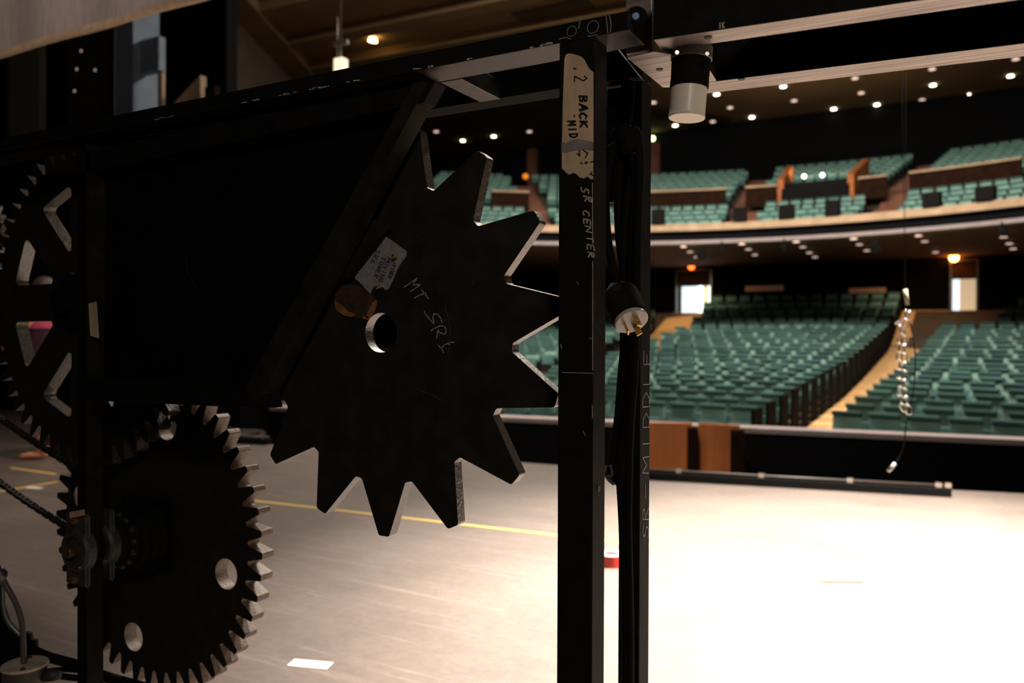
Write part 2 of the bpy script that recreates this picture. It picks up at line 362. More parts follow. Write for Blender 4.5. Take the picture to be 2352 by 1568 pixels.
# back walls
bm = B()
YB = 37.0
dL = (atY(1556, 700, YB).x, atY(1632, 700, YB).x); dR = (atY(2186, 690, YB).x, atY(2242, 690, YB).x)
zDt = atY(1600, 622, YB).z; zF = 2.15
for a, b in ((-33, dL[0]), (dL[1], dR[0]), (dR[1], 16)): box(bm, (a, YB, -1), (b, YB+.25, 5))
for a, b in (dL, dR): box(bm, (a, YB, zDt), (b, YB+.25, 5)); box(bm, (a, YB, -1), (b, YB+.25, zF-.05))
struct('wall_back', bm, BLACK)
bm = B(); box(bm, (-34, 41.5, 4), (16, 41.8, 12)); struct('wall_back_upper', bm, BLACK)
bm = B(); box(bm, (11, 8, -3), (11.3, 42, 12)); struct('wall_right', bm, HWALL)
bm = B(); box(bm, (-16, -3, 0), (-15.8, 5.0, 9)); struct('wall_wing', bm, BLACK)
# lobby seen through the doors: bright windows, walls, floor
def frame(bm, x0, x1, z0, z1, y, t=.08, d=.12):
    box(bm, (x0-t, y-d, z0), (x0, y, z1)); box(bm, (x1, y-d, z0), (x1+t, y, z1)); box(bm, (x0-t, y-d, z1), (x1+t, y, z1+t))
for k, (a, b) in enumerate((dL, dR)):
    f = B(); frame(f, a, b, zF-.05, zDt, YB); o = struct('door_%d' % (k+1), f, STEEL)
    mid = a+(b-a)*.55; top = zF+(zDt-zF)*.66
    f = B()
    if k == 0:
        box(f, (a+.02, YB+.6, zF), (mid, YB+.62, top)); obj('door_glass', f, E_DAY, o)
        f = B(); box(f, (mid, YB+.5, zF), (mid+.18, YB+.55, top)); box(f, (b-.22, YB+.5, zF), (b, YB+.55, top)); obj('glass_edge', f, E_CYAN, o)
        f = B(); box(f, (mid+.18, YB+.6, zF), (b-.22, YB+.62, top)); obj('lobby_wall_panel', f, E_LOB, o)
    else:
        box(f, (a+.02, YB+.6, zF), (a+.28, YB+.62, top)); obj('door_glass', f, E_DAY, o)
        f = B(); box(f, (a+.28, YB+.6, zF), (b, YB+.62, top)); obj('lobby_wall_panel', f, E_LOB, o)
    f = B(); box(f, (a, YB+.1, top), (b, YB+.3, zDt)); obj('transom', f, HWALL, o)
bm = B(); box(bm, (dL[0]-2, YB+.8, zF-.3), (dR[1]+2, YB+.9, 5)); struct('wall_lobby', bm, HWALL)
for k, (xa, xb, yy) in enumerate(((1712, 1800, 662), (1950, 2035, 667))):
    a = atY(xa, yy-5, YB); b = atY(xb, yy+5, YB); f = B(); box(f, (a.x, YB-.04, b.z), (b.x, YB, a.z)); struct('window_%d' % (k+1), f, emis('projection_window_glow', (1, .5, .28), .025))
# aisles
def aisle(p0, p1, w0, w1, name, label):
    bm = B(); n = 24; prev = None
    for i in range(n+1):
        t = i/n; p = Vector(p0).lerp(Vector(p1), t); wd = w0+(w1-w0)*t; R = math.hypot(p.x-RC.x, p.y-RC.y)
        z = zf(rowY(R))+.012
        cur = (bm.verts.new((p.x, p.y, z)), bm.verts.new((p.x+wd, p.y, z)))
        if prev: bm.faces.new((prev[0], prev[1], cur[1], cur[0]))
        prev = cur
    o = obj(name, bm, CARPET); tag(o, label, 'carpet')
def lineX(p, q, y): return p[0]+(q[0]-p[0])*(y-p[1])/(q[1]-p[1])
A0, A1 = (-2.82, 14.1), (-2.13, 31.7); A2, A3 = (-1.80, 14.1), (-.62, 31.7)
Bq0, Bq1 = (-10.9, 14.0), (-11.5, 36.0); Bq2, Bq3 = (-9.3, 14.0), (-10.0, 36.0)
aisle((lineX(A0, A1, 12.6), 12.6), (lineX(A0, A1, 36.9), 36.9), lineX(A2, A3, 12.6)-lineX(A0, A1, 12.6), lineX(A2, A3, 36.9)-lineX(A0, A1, 36.9), 'aisle_carpet', 'tan carpeted aisle running up between the two nearer seat blocks')
aisle((lineX(Bq0, Bq1, 12.6), 12.6), (lineX(Bq0, Bq1, 36.9), 36.9), 1.6, 1.5, 'aisle_carpet', 'tan carpeted aisle leading up to the brightly lit left doorway')
# ------------------------------------------------------------------ theatre seats
def seat_meshes():
    rx = Matrix.Rotation(math.radians(12), 3, 'X')
    b1 = B(); box(b1, (-.215, .10, .38), (.215, .19, .92), Matrix.Rotation(math.radians(-10), 3, 'X'))
    b2 = B(); box(b2, (-.21, -.12, .36), (.21, .02, .66), Matrix.Rotation(math.radians(-14), 3, 'X'))
    b3 = B(); box(b3, (.235, -.22, .0), (.275, .12, .60)); box(b3, (.225, -.26, .58), (.285, .12, .62))
    return b1, b2, b3
def mk(name, bm, m, bev):
    bmesh.ops.recalc_face_normals(bm, faces=bm.faces)
    if bev: bmesh.ops.bevel(bm, geom=list(bm.edges), offset=bev, segments=2, affect='EDGES', profile=.5)
    me = bpy.data.meshes.new(name); bm.to_mesh(me); bm.free(); me.materials.append(m); return me
b1, b2, b3 = seat_meshes()
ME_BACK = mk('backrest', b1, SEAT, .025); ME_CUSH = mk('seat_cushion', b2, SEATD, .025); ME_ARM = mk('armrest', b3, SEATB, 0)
b5 = B(); box(b5, (-.222, .085, .86), (.222, .20, .935), Matrix.Rotation(math.radians(-10), 3, 'X')); ME_BAND = mk('back_shade_band', b5, SEATD, .02)  # dark band paints the shade along the leaning seat-back top
b4 = B(); box(b4, (.24, -.30, 0), (.29, .22, .92)); ME_END = mk('end_panel', b4, SEATB, 0)
ORD = ['front', 'second', 'third', 'fourth', 'fifth', 'sixth', 'seventh', 'eighth', 'ninth', 'tenth', 'eleventh', 'twelfth', 'thirteenth', 'fourteenth', 'fifteenth', 'sixteenth', 'seventeenth', 'eighteenth', 'nineteenth', 'twentieth', 'twenty-first', 'twenty-second', 'twenty-third', 'twenty-fourth', 'twenty-fifth']
allseats = []
SP = .55
for k in range(24):
    R = R0+k*PITCHR; z = zf(rowY(R)); yy = rowY(R)
    def add(xa, xb, blk, fromright):
        SP = .535+.05*((k*3) % 5)/4
        n = int((xb-xa)/SP); off = .5*SP+(SP*.5 if (k % 2 and blk != 'm') else 0)
        if blk == 'm':
            for j in range(n+1):
                x = xb-.30-SP*j-(0 if k % 2 else 0)
                if x < xa+.2: break
                allseats.append((x, R, z, k, blk, j == 0))
        else:
            for j in range(n):
                x = xa+off+SP*j
                if x > xb: break
                if blk == 'r' and k >= 20 and x < 1.0+.35*(k-20): continue
                allseats.append((x, R, z, k, blk, False))
    add(lineX(Bq2, Bq3, yy)+.05, lineX(A0, A1, yy), 'm', True)
    add(lineX(A2, A3, yy)-(SP*.5 if k % 2 else 0)+.03, 7.5, 'r', False)
    if k < 22: add(-18, lineX(Bq0, Bq1, yy)-.2, 'l', False)
def place(x, R, stag=0):
    sn = (x-RC.x)/R; y = RC.y+R*math.sqrt(max(0, 1-sn*sn)); return x, y, -math.asin(sn)
def stagger(x, k, blk): return x - (SP*.5 if (blk == 'm' and False) else 0)
vis = []
for s in allseats:
    x, y, rz = place(s[0], s[1]); q = px((x, y, s[2]+.8))
    allow = (1395 < q[0] < 2385)
    vis.append((q[2] if allow else 1e6+q[2], s, x, y, rz))
vis.sort(key=lambda t: t[0])
BLK = {'m': 'left of the near aisle', 'r': 'right of the near aisle', 'l': 'beyond the far aisle'}
for i, (d, s, x, y, rz) in enumerate(vis[:296]):
    r = bpy.data.objects.new('theatre_seat', None); COL.objects.link(r); r.empty_display_size = .1
    r.location = (x, y, s[2]); r.rotation_euler = (0, 0, rz)
    e = s[5]
    tag(r, ('aisle-end teal seat with black side panel, %s row, block %s' if e else 'teal folding seat, %s row, stalls block %s') % (ORD[s[3]], BLK[s[4]]), 'theatre seat',
        'stalls seats, %s row, %s' % (ORD[s[3]], BLK[s[4]]) + (', aisle end' if e else ''))
    for nm, me in (('backrest', ME_BACK), ('seat_cushion', ME_CUSH), ('armrest', ME_ARM), ('back_shade_band', ME_BAND)) + ((('end_panel', ME_END),) if e else ()):
        c = bpy.data.objects.new(nm, me); COL.objects.link(c); c.parent = r
rest = [(x, y, s[2], rz, s[5]) for d, s, x, y, rz in vis[296:] if px((x, y, s[2]+.8))[0] > 1100 and px((x, y, s[2]+.8))[0] < 2450]
# ------------------------------------------------------------------ balcony
CB = Vector((-4.8, 13.5))
def arcbox(bm, ra, rb, z0, z1, a0, a1, n=28, mi=0):
    prev = None
    for i in range(n+1):
        a = math.radians(a0+(a1-a0)*i/n); s, c = math.sin(a), math.cos(a)
        cur = [bm.verts.new((CB.x+r*s, CB.y+r*c, z)) for r, z in ((ra, z0), (rb, z0), (rb, z1), (ra, z1))]
        if prev:
            for k in range(4): bm.faces.new((prev[k], prev[(k+1) % 4], cur[(k+1) % 4], cur[k])).material_index = mi
        else: bm.faces.new(cur)
        prev = cur
    bm.faces.new(prev[::-1])
def pol(r, a, z): a = math.radians(a); return Vector((CB.x+r*math.sin(a), CB.y+r*math.cos(a), z))
def angof(x, y, r):
    """bearing about the balcony centre where the sight line through (x,y) meets the circle r"""
    v = ray(x, y); v = Vector((v.x, v.y)).normalized(); o = Vector((0, 0))-CB
    b = o.dot(v); c = o.dot(o)-r*r; t = -b+math.sqrt(max(b*b-c, 0)); p = Vector((0, 0))+v*t-CB
    return math.degrees(math.atan2(p.x, p.y))
AL, AR = -78, 62
bm = B(); arcbox(bm, 14.55, 14.95, 4.78, 5.02, AL, AR); struct('trim_6', bm, TANRAIL)
bm = B(); arcbox(bm, 14.75, 14.95, 4.42, 4.78, AL, AR); struct('wall_balcony_front', bm, BLACK)
bm = B(); arcbox(bm, 14.35, 14.95, 4.30, 4.42, AL, AR); struct('trim_7', bm, GREYCAP)
bm = B()
arcbox(bm, 14.6, 27.5, 4.34, 4.42, AL, AR); struct('ceiling_underbalcony', bm, CEILD)
bm = B()
NR = 13
def brow(j):
    return (15.42+.66*j, 4.56+.27*j) if j < 4 else (18.62+.70*(j-4), 6.05+.245*(j-4))
for j in range(NR):
    r, z = brow(j); arcbox(bm, r-.36, r+.36, z-.4 if j else z-.1, z, AL, AR)
struct('floor', bm, HWALL)
booth_a = (angof(1800, 430, 18.6), angof(1965, 430, 18.6))
a1c, a2c, a3c = angof(1722, 440, 19), angof(2072, 420, 19), angof(1222, 420, 19)
def inaisle(a, r):
    w = math.degrees(.65/r)
    return abs(a-a1c) < w or abs(a-a2c) < w or abs(a-a3c) < w
for j in range(NR):
    r, z = brow(j); n = int(math.radians(AR-AL)*r/.43)
    for i in range(n):
        a = AL+(AR-AL)*(i+.5*(j % 2))/n
        if inaisle(a, r): continue
        if 4 <= j < 8 and booth_a[0]-1 < a < booth_a[1]+1: continue
        p = pol(r, a, z); q = px(p)
        if 1000 < q[0] < 2450: rest.append((p.x, p.y, z, -math.radians(a), .8))
# one mesh of every remaining, smaller-looking seat
bm = B()
for x, y, z, rz, e in rest:
    rm = Matrix.Translation((x, y, z)) @ Matrix.Rotation(rz, 4, 'Z') @ Matrix.Scale(.8 if e == .8 else 1, 4)
    n0 = len(bm.verts)
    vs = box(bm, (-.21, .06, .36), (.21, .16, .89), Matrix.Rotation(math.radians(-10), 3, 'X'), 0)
    vs += box(bm, (-.215, .055, .87), (.215, .17, .93), Matrix.Rotation(math.radians(-10), 3, 'X'), 1)  # darker top band painted as shade
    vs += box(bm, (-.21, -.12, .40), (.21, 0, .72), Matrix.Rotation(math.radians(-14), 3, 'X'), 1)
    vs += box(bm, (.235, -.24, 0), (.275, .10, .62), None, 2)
    for v in vs: v.co = rm @ v.co
o = obj('theatre_seats', bm, [SEAT, SEATD, SEATB]); tag(o, 'far rows of teal seats at the back of the stalls and up in the balcony', 'theatre seats', None, 'stuff')
# balcony stair strips, dividing parapets
def sector(name, lab, cat, r0, r1, z0, z1, x0, x1, yy, m, rr=None):
    bm = B(); arcbox(bm, r0, r1, z0, z1, angof(x0, yy, rr or r0), angof(x1, yy, rr or r0), 10); o = obj(name, bm, m); tag(o, lab, cat); return o
for ac, lab in ((a1c, 'reddish stepped balcony aisle beside the control booth'), (a2c, 'reddish stepped balcony aisle right of the control booth'), (a3c, 'reddish stepped balcony aisle seen left of the near post')):
    bm = B(); prev = None
    for j in range(NR):
        r, z = brow(j); w = math.degrees(.5/r); hp = .34
        for rr, zz in ((r-hp, z+.02), (r-hp, z+.10), (r+hp, z+.10)):
            cur = (bm.verts.new(pol(rr, ac-w, zz)), bm.verts.new(pol(rr, ac+w, zz)))
            if prev: bm.faces.new((prev[0], prev[1], cur[1], cur[0]))
            prev = cur
    o = obj('balcony_steps', bm, STAIR); tag(o, lab, 'steps')
for x0, x1, yy, lab in ((1395, 1668, 450, 'long dark wood balcony parapet directly right of the posts'), (1712, 1784, 440, 'short dark wood balcony parapet left of the control booth'), (1972, 2038, 435, 'short dark wood balcony parapet right of the control booth'), (2088, 2345, 415, 'long dark wood balcony parapet at the far right'), (1128, 1215, 465, 'dark orange wood balcony parapet above the star gear')):
    r0 = 17.75; o = sector('balcony_parapet', lab, 'parapet', r0, r0+.12, 6.0, 6.72, x0, x1, yy, DWOOD)
    bm = B(); arcbox(bm, r0-.06, r0+.2, 6.72, 6.79, angof(x0, yy, r0), angof(x1, yy, r0), 8)
    obj('capping', bm, TANRAIL, o)
# control booth
t0, t1 = booth_a; p0 = pol(17.8, t0, 6.0)
r = thing('control_booth', 'black control booth with orange wood sides in the balcony', 'booth', p0)
bm = B(); arcbox(bm, 17.7, 17.9, 5.95, 6.6, t0, t1, 6); obj('front_panel', bm, SEATB, r)
bm = B(); arcbox(bm, 18.0, 20.2, 6.0, 6.85, t0+.3, t1-.3, 6); obj('desk', bm, SEATB, r)
for t in (t0, t1):
    bm = B(); w = .35
    a, b = pol(17.7, t-w, 0), pol(17.7, t+w, 0); c, d = pol(20.6, t-w, 0), pol(20.6, t+w, 0)
    hexa(bm, [(a.x, a.y, 5.95), (b.x, b.y, 5.95), (b.x, b.y, 6.95), (a.x, a.y, 6.95), (c.x, c.y, 5.95), (d.x, d.y, 5.95), (d.x, d.y, 8.0), (c.x, c.y, 8.0)])
    obj('side_panel', bm, BWOOD, r)
for q, m in (((1847, 405), E_WHITE), ((1889, 402), E_BLUEL)):
    p = atY(q[0], q[1], 31.2); bm = B(); bmesh.ops.create_uvsphere(bm, u_segments=10, v_segments=6, radius=.07); bmesh.ops.translate(bm, vec=p, verts=bm.verts); obj('desk_lamp', bm, m, r)
# speakers along the balcony front
for x, y0, y1, hw, lab in ((1512, 465, 500, 16, 'black loudspeaker on the balcony rail nearest the posts'), (1701, 461, 494, 15, 'black loudspeaker on the balcony rail below the reddish steps'), (1808, 457, 490, 17, 'black loudspeaker on the balcony rail left of the booth'), (1914, 450, 486, 16, 'black loudspeaker on the balcony rail under the booth right side'), (2143, 430, 464, 19, 'black loudspeaker on the balcony rail right of the hanging chain'), (2267, 420, 454, 20, 'rightmost black loudspeaker on the balcony rail')):
    ang = angof(x, y1, 14.7); c = pol(14.62, ang, 5.03); q = px(c); sc = q[2]/FPX; h = (y1-y0)*sc
    bm = B(); box(bm, (-hw*sc, -.16, 0), (hw*sc, .16, h)); rm = Matrix.Translation(c) @ Matrix.Rotation(-math.radians(ang), 4, 'Z')
    for v in bm.verts: v.co = rm @ v.co
    o = obj('loudspeaker', bm, SEATB, None, .02); tag(o, lab, 'loudspeaker', 'loudspeakers along the balcony rail')
# spotlights hung under the balcony ledge
for x, y, lab in ((1612, 550, 'small black stage lantern hanging under the balcony ledge, leftmost'), (1657, 552, 'flat black lantern under the balcony ledge, second from left'), (1800, 545, 'flat black lantern under the middle of the balcony ledge'), (2008, 540, 'large black stage lantern under the balcony ledge left of the chain'), (2300, 522, 'flat black lantern under the balcony ledge at far right')):
    a = angof(x, y, 14.25); c = pol(14.3, a, 3.95 if 'flat' not in lab else 4.08); r = thing('stage_lantern', lab, 'stage light', c, 'lanterns under the balcony ledge')
    bm = B(); lathe(bm, [(-.25, .05), (-.2, .13), (.1, .15), (.3, .17)] if 'flat' not in lab else [(-.3, .05), (-.2, .08), (.25, .09)], c, (0.2, -.9, -.35), 12); obj('lamp_body', bm, SEATB, r)
    bm = B(); tube(bm, [c, c+Vector((0, .05, .28))], .03, 6); obj('yoke', bm, SEATB, r)
# under-balcony ceiling downlights (pale glass with a faint glow)
k = 0
for x, y in ((1570, 566), (1585, 578), (1600, 590), (1704, 560), (1719, 572), (1734, 585), (1829, 555), (1844, 567), (1859, 580), (1872, 590), (1961, 548), (1974, 561), (1991, 575), (2110, 541), (2124, 554), (2149, 579), (2305, 544), (2318, 559), (2327, 571)):
    p = atZ(x, y, 4.2)
    bm = B(); lathe(bm, [(0, .09), (-.03, .11)], (p.x, p.y, 4.21), (0, 0, 1), 12); o = obj('downlight', bm, E_UB)
    tag(o, 'small dim round downlight in the ceiling under the balcony', 'ceiling light', 'dim downlights under the balcony'); k += 1
# main ceiling downlights
for x, y in ((1551, 287), (1646, 215), (1727, 268), (1799, 197), (1915, 249), (2014, 239), (2143, 194), (2226, 216), (2321, 173), (2340, 204), (1063, 322), (1134, 312)):
    p = atZ(x, y, 12); bm = B(); lathe(bm, [(0, .10), (-.04, .12)], (p.x, p.y, 11.99), (0, 0, 1), 14); o = obj('downlight', bm, E_DL)
    tag(o, 'brightly lit round downlight in the brown main ceiling', 'ceiling light', 'lit downlights in the main ceiling')
for x, y in ((1501, 234), (1677, 246), (1824, 230), (1964, 178), (1978, 212), (2118, 228), (2141, 157), (2333, 134), (1637, 278), (1002, 301), (1216, 301)):
    p = atZ(x, y, 12); bm = B(); lathe(bm, [(0, .11), (-.04, .13)], (p.x, p.y, 11.99), (0, 0, 1), 14); o = obj('downlight', bm, E_DIM)
    tag(o, 'dim pinkish round downlight in the brown main ceiling', 'ceiling light', 'dim downlights in the main ceiling')
for x, y, lab in ((1218, 331, 'greenish lamp glowing on the dark wall above the star gear'), (1499, 318, 'greenish lamp half hidden by the rear post')):
    p = atY(x, y, 41.2); bm = B(); bmesh.ops.create_uvsphere(bm, u_segments=12, v_segments=8, radius=.13); bmesh.ops.translate(bm, vec=p, verts=bm.verts); o = obj('wall_lamp', bm, E_GRN); tag(o, lab, 'lamp')
    bm = B(); box(bm, (p.x-.2, p.y-.02, 9.0), (p.x+.35, 41.5, p.z-.25)); o = obj('wall_column', bm, STAIR); tag(o, 'brown wooden column below the ' + lab.split(' on')[0].split(' half')[0] + (' near the star gear' if x < 1300 else ' by the rear post'), 'column')
p = atY(1207, 405, 39.5); bm = B(); bmesh.ops.create_uvsphere(bm, u_segments=12, v_segments=8, radius=.16); bmesh.ops.translate(bm, vec=p, verts=bm.verts); o = obj('wall_lamp', bm, emis('amber_lamp', (1, .3, .03), .8)); tag(o, 'soft amber lamp above the balcony seats near the star gear', 'lamp')
for x, y, m, rr, lab in ((1588, 612, E_RED, .17, 'red exit light over the left doorway'), (2191, 591, E_YEL, .2, 'bright orange exit light over the right doorway')):
    p = atY(x, y, YB-.16); bm = B(); bmesh.ops.create_uvsphere(bm, u_segments=14, v_segments=10, radius=rr*.85); bmesh.ops.translate(bm, vec=p, verts=bm.verts); o = obj('exit_light', bm, m); tag(o, lab, 'exit light')
# small lit ceiling lamp, pendants upper left
p = atZ(856, 86, 12.0); r = thing('ceiling_spotlight', 'small recessed lamp glowing warm in the brown ceiling', 'ceiling light', (p.x, p.y, 11.9))
bm = B(); lathe(bm, [(0, .16), (.12, .12)], (p.x, p.y, 11.85), (.5, -.4, 1), 14); obj('lens', bm, E_WARM, r)
p = atZ(950, 115, 12.0); bm = B(); box(bm, (p.x-1.6, p.y-.6, 11.95), (p.x+1.2, p.y+.5, 12.02)); obj('recess', bm, HWALL, r)
p = atZ(1290, 30, 12.0); bm = B(); box(bm, (p.x-1.5, p.y-.8, 11.95), (p.x+1.2, p.y+.8, 12.02)); o = obj('ceiling_hatch', bm, HWALL); tag(o, 'dark rectangular hatch in the brown ceiling above the near post', 'hatch')
p = atD(783, 150, 9.0); r = thing('hanging_lantern', 'pale boxy lantern hanging just above the top beam', 'lantern', p)
bm = B(); box(bm, p+Vector((-.06, -.05, -.12)), p+Vector((.06, .05, .07))); obj('lamp_box', bm, mat('lit_cream_box', (.8, .7, .5), .6, emit=(1, .85, .6), es=1.0), r)
bm = B(); tube(bm, [p+Vector((0, 0, .06)), p+Vector((0, 0, 9.0))], .008, 5); tube(bm, [p+Vector((-.05, 0, .06)), p+Vector((-.05, 0, .55))], .006, 5); box(bm, p+Vector((-.1, -.02, .22)), p+Vector((.1, .02, .27))); obj('hanging_wire', bm, STEEL, r)
# wood panels in pit wall
xs = (1500, 1590, 1697); base = []
for i, (xa, xb, lab) in enumerate(((1418, 1590, 'orange wood pit panel next to the rear post'), (1604, 1698, 'orange wood pit panel ending at the black pit wall'))):
    a = atZ(xa, 968 if i == 0 else 972, -.12); b = atZ(xb, 972 if i == 0 else 977, -.12)
    d = (b-a).normalized(); s = Vector((-d.y, d.x, 0))*.06
    # keep the panels just in front of the pit wall
    r = thing('pit_panel', lab, 'panel', (a.x, a.y, -2.9))
    bm = B(); hexa(bm, [(a.x, a.y, -2.9), (b.x, b.y, -2.9), (b.x, b.y, -.12), (a.x, a.y, -.12), (a.x+s.x, a.y+s.y, -2.9), (b.x+s.x, b.y+s.y, -2.9), (b.x+s.x, b.y+s.y, -.12), (a.x+s.x, a.y+s.y, -.12)]); obj('board', bm, WOOD, r)
    c = b; bm = B(); e = d*.07
    hexa(bm, [Vector((c.x, c.y, z)) for z in ()] or [(c.x-e.x, c.y-e.y, -2.9), (c.x+e.x, c.y+e.y, -2.9), (c.x+e.x, c.y+e.y, -.16), (c.x-e.x, c.y-e.y, -.16), (c.x-e.x+s.x*-4, c.y-e.y-s.y*4, -2.9), (c.x+e.x-s.x*4, c.y+e.y-s.y*4, -2.9), (c.x+e.x-s.x*4, c.y+e.y-s.y*4, -.16), (c.x-e.x-s.x*4, c.y-e.y-s.y*4, -.16)]); obj('rib', bm, DWOOD, r)
# stage-front batten lying on the floor
def batten(pa, pb, clips, lab):
    a = atZ(*pa); b = atZ(*pb); d = (b-a).normalized(); s = Vector((-d.y, d.x, 0))
    r = thing('light_batten', lab, 'batten', a)
    bm = B(); hexa(bm, [a, b, b+Vector((0, 0, .055)), a+Vector((0, 0, .055))] + [p+s*.10 for p in (a, b, b+Vector((0, 0, .055)), a+Vector((0, 0, .055)))]); obj('housing', bm, SEATB, r)
    bm = B(); up = Vector((0, 0, .068)); tube(bm, [a+s*.05+up, b+s*.05+up], .012, 8); obj('lamp_tube', bm, UNDER, r)
    for q in clips:
        t = (q-pa[0])/(pb[0]-pa[0]); p = a.lerp(b, t)+s*.05
        # perspective along the strip
        best = min((abs(px(a.lerp(b, k/400)+s*.05+up)[0]-q), k) for k in range(401))[1]; p = a.lerp(b, best/400)+s*.05
        bm = B(); box(bm, p+Vector((-.02, -.02, .05)), p+Vector((.02, .02, .088))); obj('clip', bm, CHROME, r)
batten((1386, 1096), (2186, 1142), (1560, 1750, 1953, 2155, 2177), 'long black light batten lying along the front edge of the stage')
batten((480, 1016), (612, 1022), (606,), 'short piece of black batten on the stage floor beside the small-toothed gear')
# ------------------------------------------------------------------ tape on the floor
def tapeline(pa, pb, wd, m, lab, name='floor_tape'):
    a = atZ(*pa); b = atZ(*pb); d = (b-a).normalized(); s = Vector((-d.y, d.x, 0))*wd/2; up = Vector((0, 0, .0015))
    bm = B(); hexa(bm, [a-s, b-s, b+s, a+s] + [p+up for p in (a-s, b-s, b+s, a+s)]); o = obj(name, bm, m); tag(o, lab, 'tape')
tapeline((560, 1147), (2500, 1368), .026, TAPEY, 'long yellow tape line running behind the star gear across the stage')
tapeline((25, 1074), (128, 1089), .03, TAPEY, 'short yellow tape strip in the shadow at the feet of the person')
tapeline((-40, 1135), (132, 1106), .03, TAPEY, 'yellow tape line below the person, slanting up to the gear teeth')
tapeline((668, 1521), (758, 1529), .055, TAPEW, 'white tape piece on the floor right of the small-toothed gear')
tapeline((62, 1119), (95, 1121), .05, TAPEW, 'small white tape piece beside the slanting yellow line')
tapeline((2173, 1322), (2235, 1332), .07, TAPEW, 'white folded paper piece on the bright floor at far right')
# tape roll
p = atZ(1404, 1297); r = thing('tape_roll', 'red tape roll standing on the floor between the two posts', 'tape roll', p)
bm = B(); lathe(bm, [(0, .060), (.055, .060)], p, (0, 0, 1), 32); lathe(bm, [(.0551, .040), (.0555, .040)], p, (0, 0, 1), 24)
obj('tape', bm, RED, r)
bm = B()
for rr in (.048,): lathe(bm, [(.0552, .0595), (.0562, .0595)], p, (0, 0, 1), 32)
obj('roll_side', bm, TAPEW, r); bm = B(); lathe(bm, [(.0563, .036), (.0568, .036)], p, (0, 0, 1), 24); obj('core', bm, INK, r)

# ================================================================== THE RIG
YF = 0.98
ff = thing('gear_tower_frame', 'black steel frame with two posts, top beam and slanted panel carrying the gears', 'steel frame', (-.95, 1.05, 0))
surfF = lambda x, y: atY(x, y, YF-.0002)
# near post
PX0, PX1 = -.4727, -.4213
bm = B(); box(bm, (PX0, YF, 0), (PX1, YF+.043, atY(1290, 92, YF).z)); post = obj('front_post', bm, PAINT, ff, .0015)
bm = B(); box(bm, (atY(1420, 1300, 1.16).x, 1.16, 0), (PX1, 1.205, atY(1460, 180, 1.16).z)); rpost = obj('rear_post', bm, PAINT, ff, .002)
lx = (atY(177, 1500, 1.03).x, atY(238, 1500, 1.068).x)
bm = B(); box(bm, (lx[0], 1.03, 0), (lx[1], 1.068, 1.46)); lpost = obj('left_post', bm, PAINT, ff, .0015)
# top beam: near face between measured edges
def beam_x(xl, xr, Y0, d, pts_top, pts_bot, ext=0):
    a, b = pts_top; c, e = pts_bot
    z1a, z1b = atY(*a, Y0).z, atY(*b, Y0).z; z0a, z0b = atY(*c, Y0).z, atY(*e, Y0).z
    return (z0a+z0b)/2, (z1a+z1b)/2
z0, z1 = beam_x(0, 0, YF, .07, ((0, 320), (1285, 56)), ((0, 346), (1288, 99)))
xe = atY(1446, 60, YF).x
bm = B(); xl = atY(-160, 360, YF).x
hexa(bm, [(xl, YF-.002, z0), (xe, YF-.002, z0), (xe, YF-.002, z1), (xl, YF-.002, z1), (xl, YF+.06, z0), (xe, YF+.06, z0), (xe, YF+.06, z1), (xl, YF+.06, z1)], 0, (2, 1))
for f in bm.faces:
    f.normal_update()
bmesh.ops.recalc_face_normals(bm, faces=bm.faces)
for f in bm.faces: f.material_index = 1 if f.normal.z < -.5 else 0  # paler underside stands in for light off the floor
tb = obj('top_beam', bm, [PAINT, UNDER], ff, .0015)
# wear marks on the top beam edge
bm = B()
chips = []
for lo_, hi_, n_ in ((355, 425, 7), (555, 600, 4), (640, 765, 16), (795, 830, 4), (942, 968, 2), (983, 1004, 2), (1070, 1090, 2), (1180, 1280, 5)):
    for i_ in range(n_):
        x0 = random.uniform(lo_, hi_); chips.append((x0, x0+random.uniform(3, 13), random.uniform(0, .0018)))
for x0, x1, up_ in chips:
    ya = 346+(99-346)*(x0/1288)+1; yb = 346+(99-346)*(x1/1288)+1
    pa, pb = surfF(x0, ya), surfF(x1, yb); pa.z = z0+.0012+up_; pb.z = z0+.0012+up_*.4; pa.y = pb.y = YF-.0023
    ribbon(bm, [pa, pb], NF, random.uniform(.0006, .0026))
obj('paint_chips', bm, CHALKB, tb)
bm = B()
for cx, cy, rr in ((1362, 62, 14), (1313, 72, 12)):
    cpt = atY(cx, cy, YF-.0025); R_ = rr/1700*.98
    pts = [cpt+Vector((math.cos(t)*R_, 0, math.sin(t)*R_)) for t in [k*PI/10 for k in range(21)]]
    ribbon(bm, pts, NF, .0007)
strokes(bm, [[(1392, 36), (1395, 60), (1396, 75)], [(1400, 36), (1404, 58), (1402, 74)], [(1333, 46), (1329, 66)], [(1350, 84), (1372, 80)], [(1284, 90), (1300, 86), (1312, 90)]], lambda x, y: atY(x, y, YF-.0025), NF, .0008)
obj('scratch_marks', bm, CHALK, tb)
bm = B(); box(bm, (atY(-150, 345, YF).x, YF+.003, z0-.010), (atY(955, 170, YF).x, YF+.062, z0-.0005)); obj('beam_shade_strip', bm, PANEL, ff)  # added black strip standing in for shade under the beam
# rear beam of the frame top
bm = B(); zr = atY(1150, 225, 1.16).z; box(bm, (-1.9, 1.16, zr), (PX1, 1.205, zr+.045))
for f in bm.faces: f.normal_update(); f.material_index = 1 if f.normal.z < -.5 else 0
obj('rear_beam', bm, [PANEL, PANEL], ff, .0015)
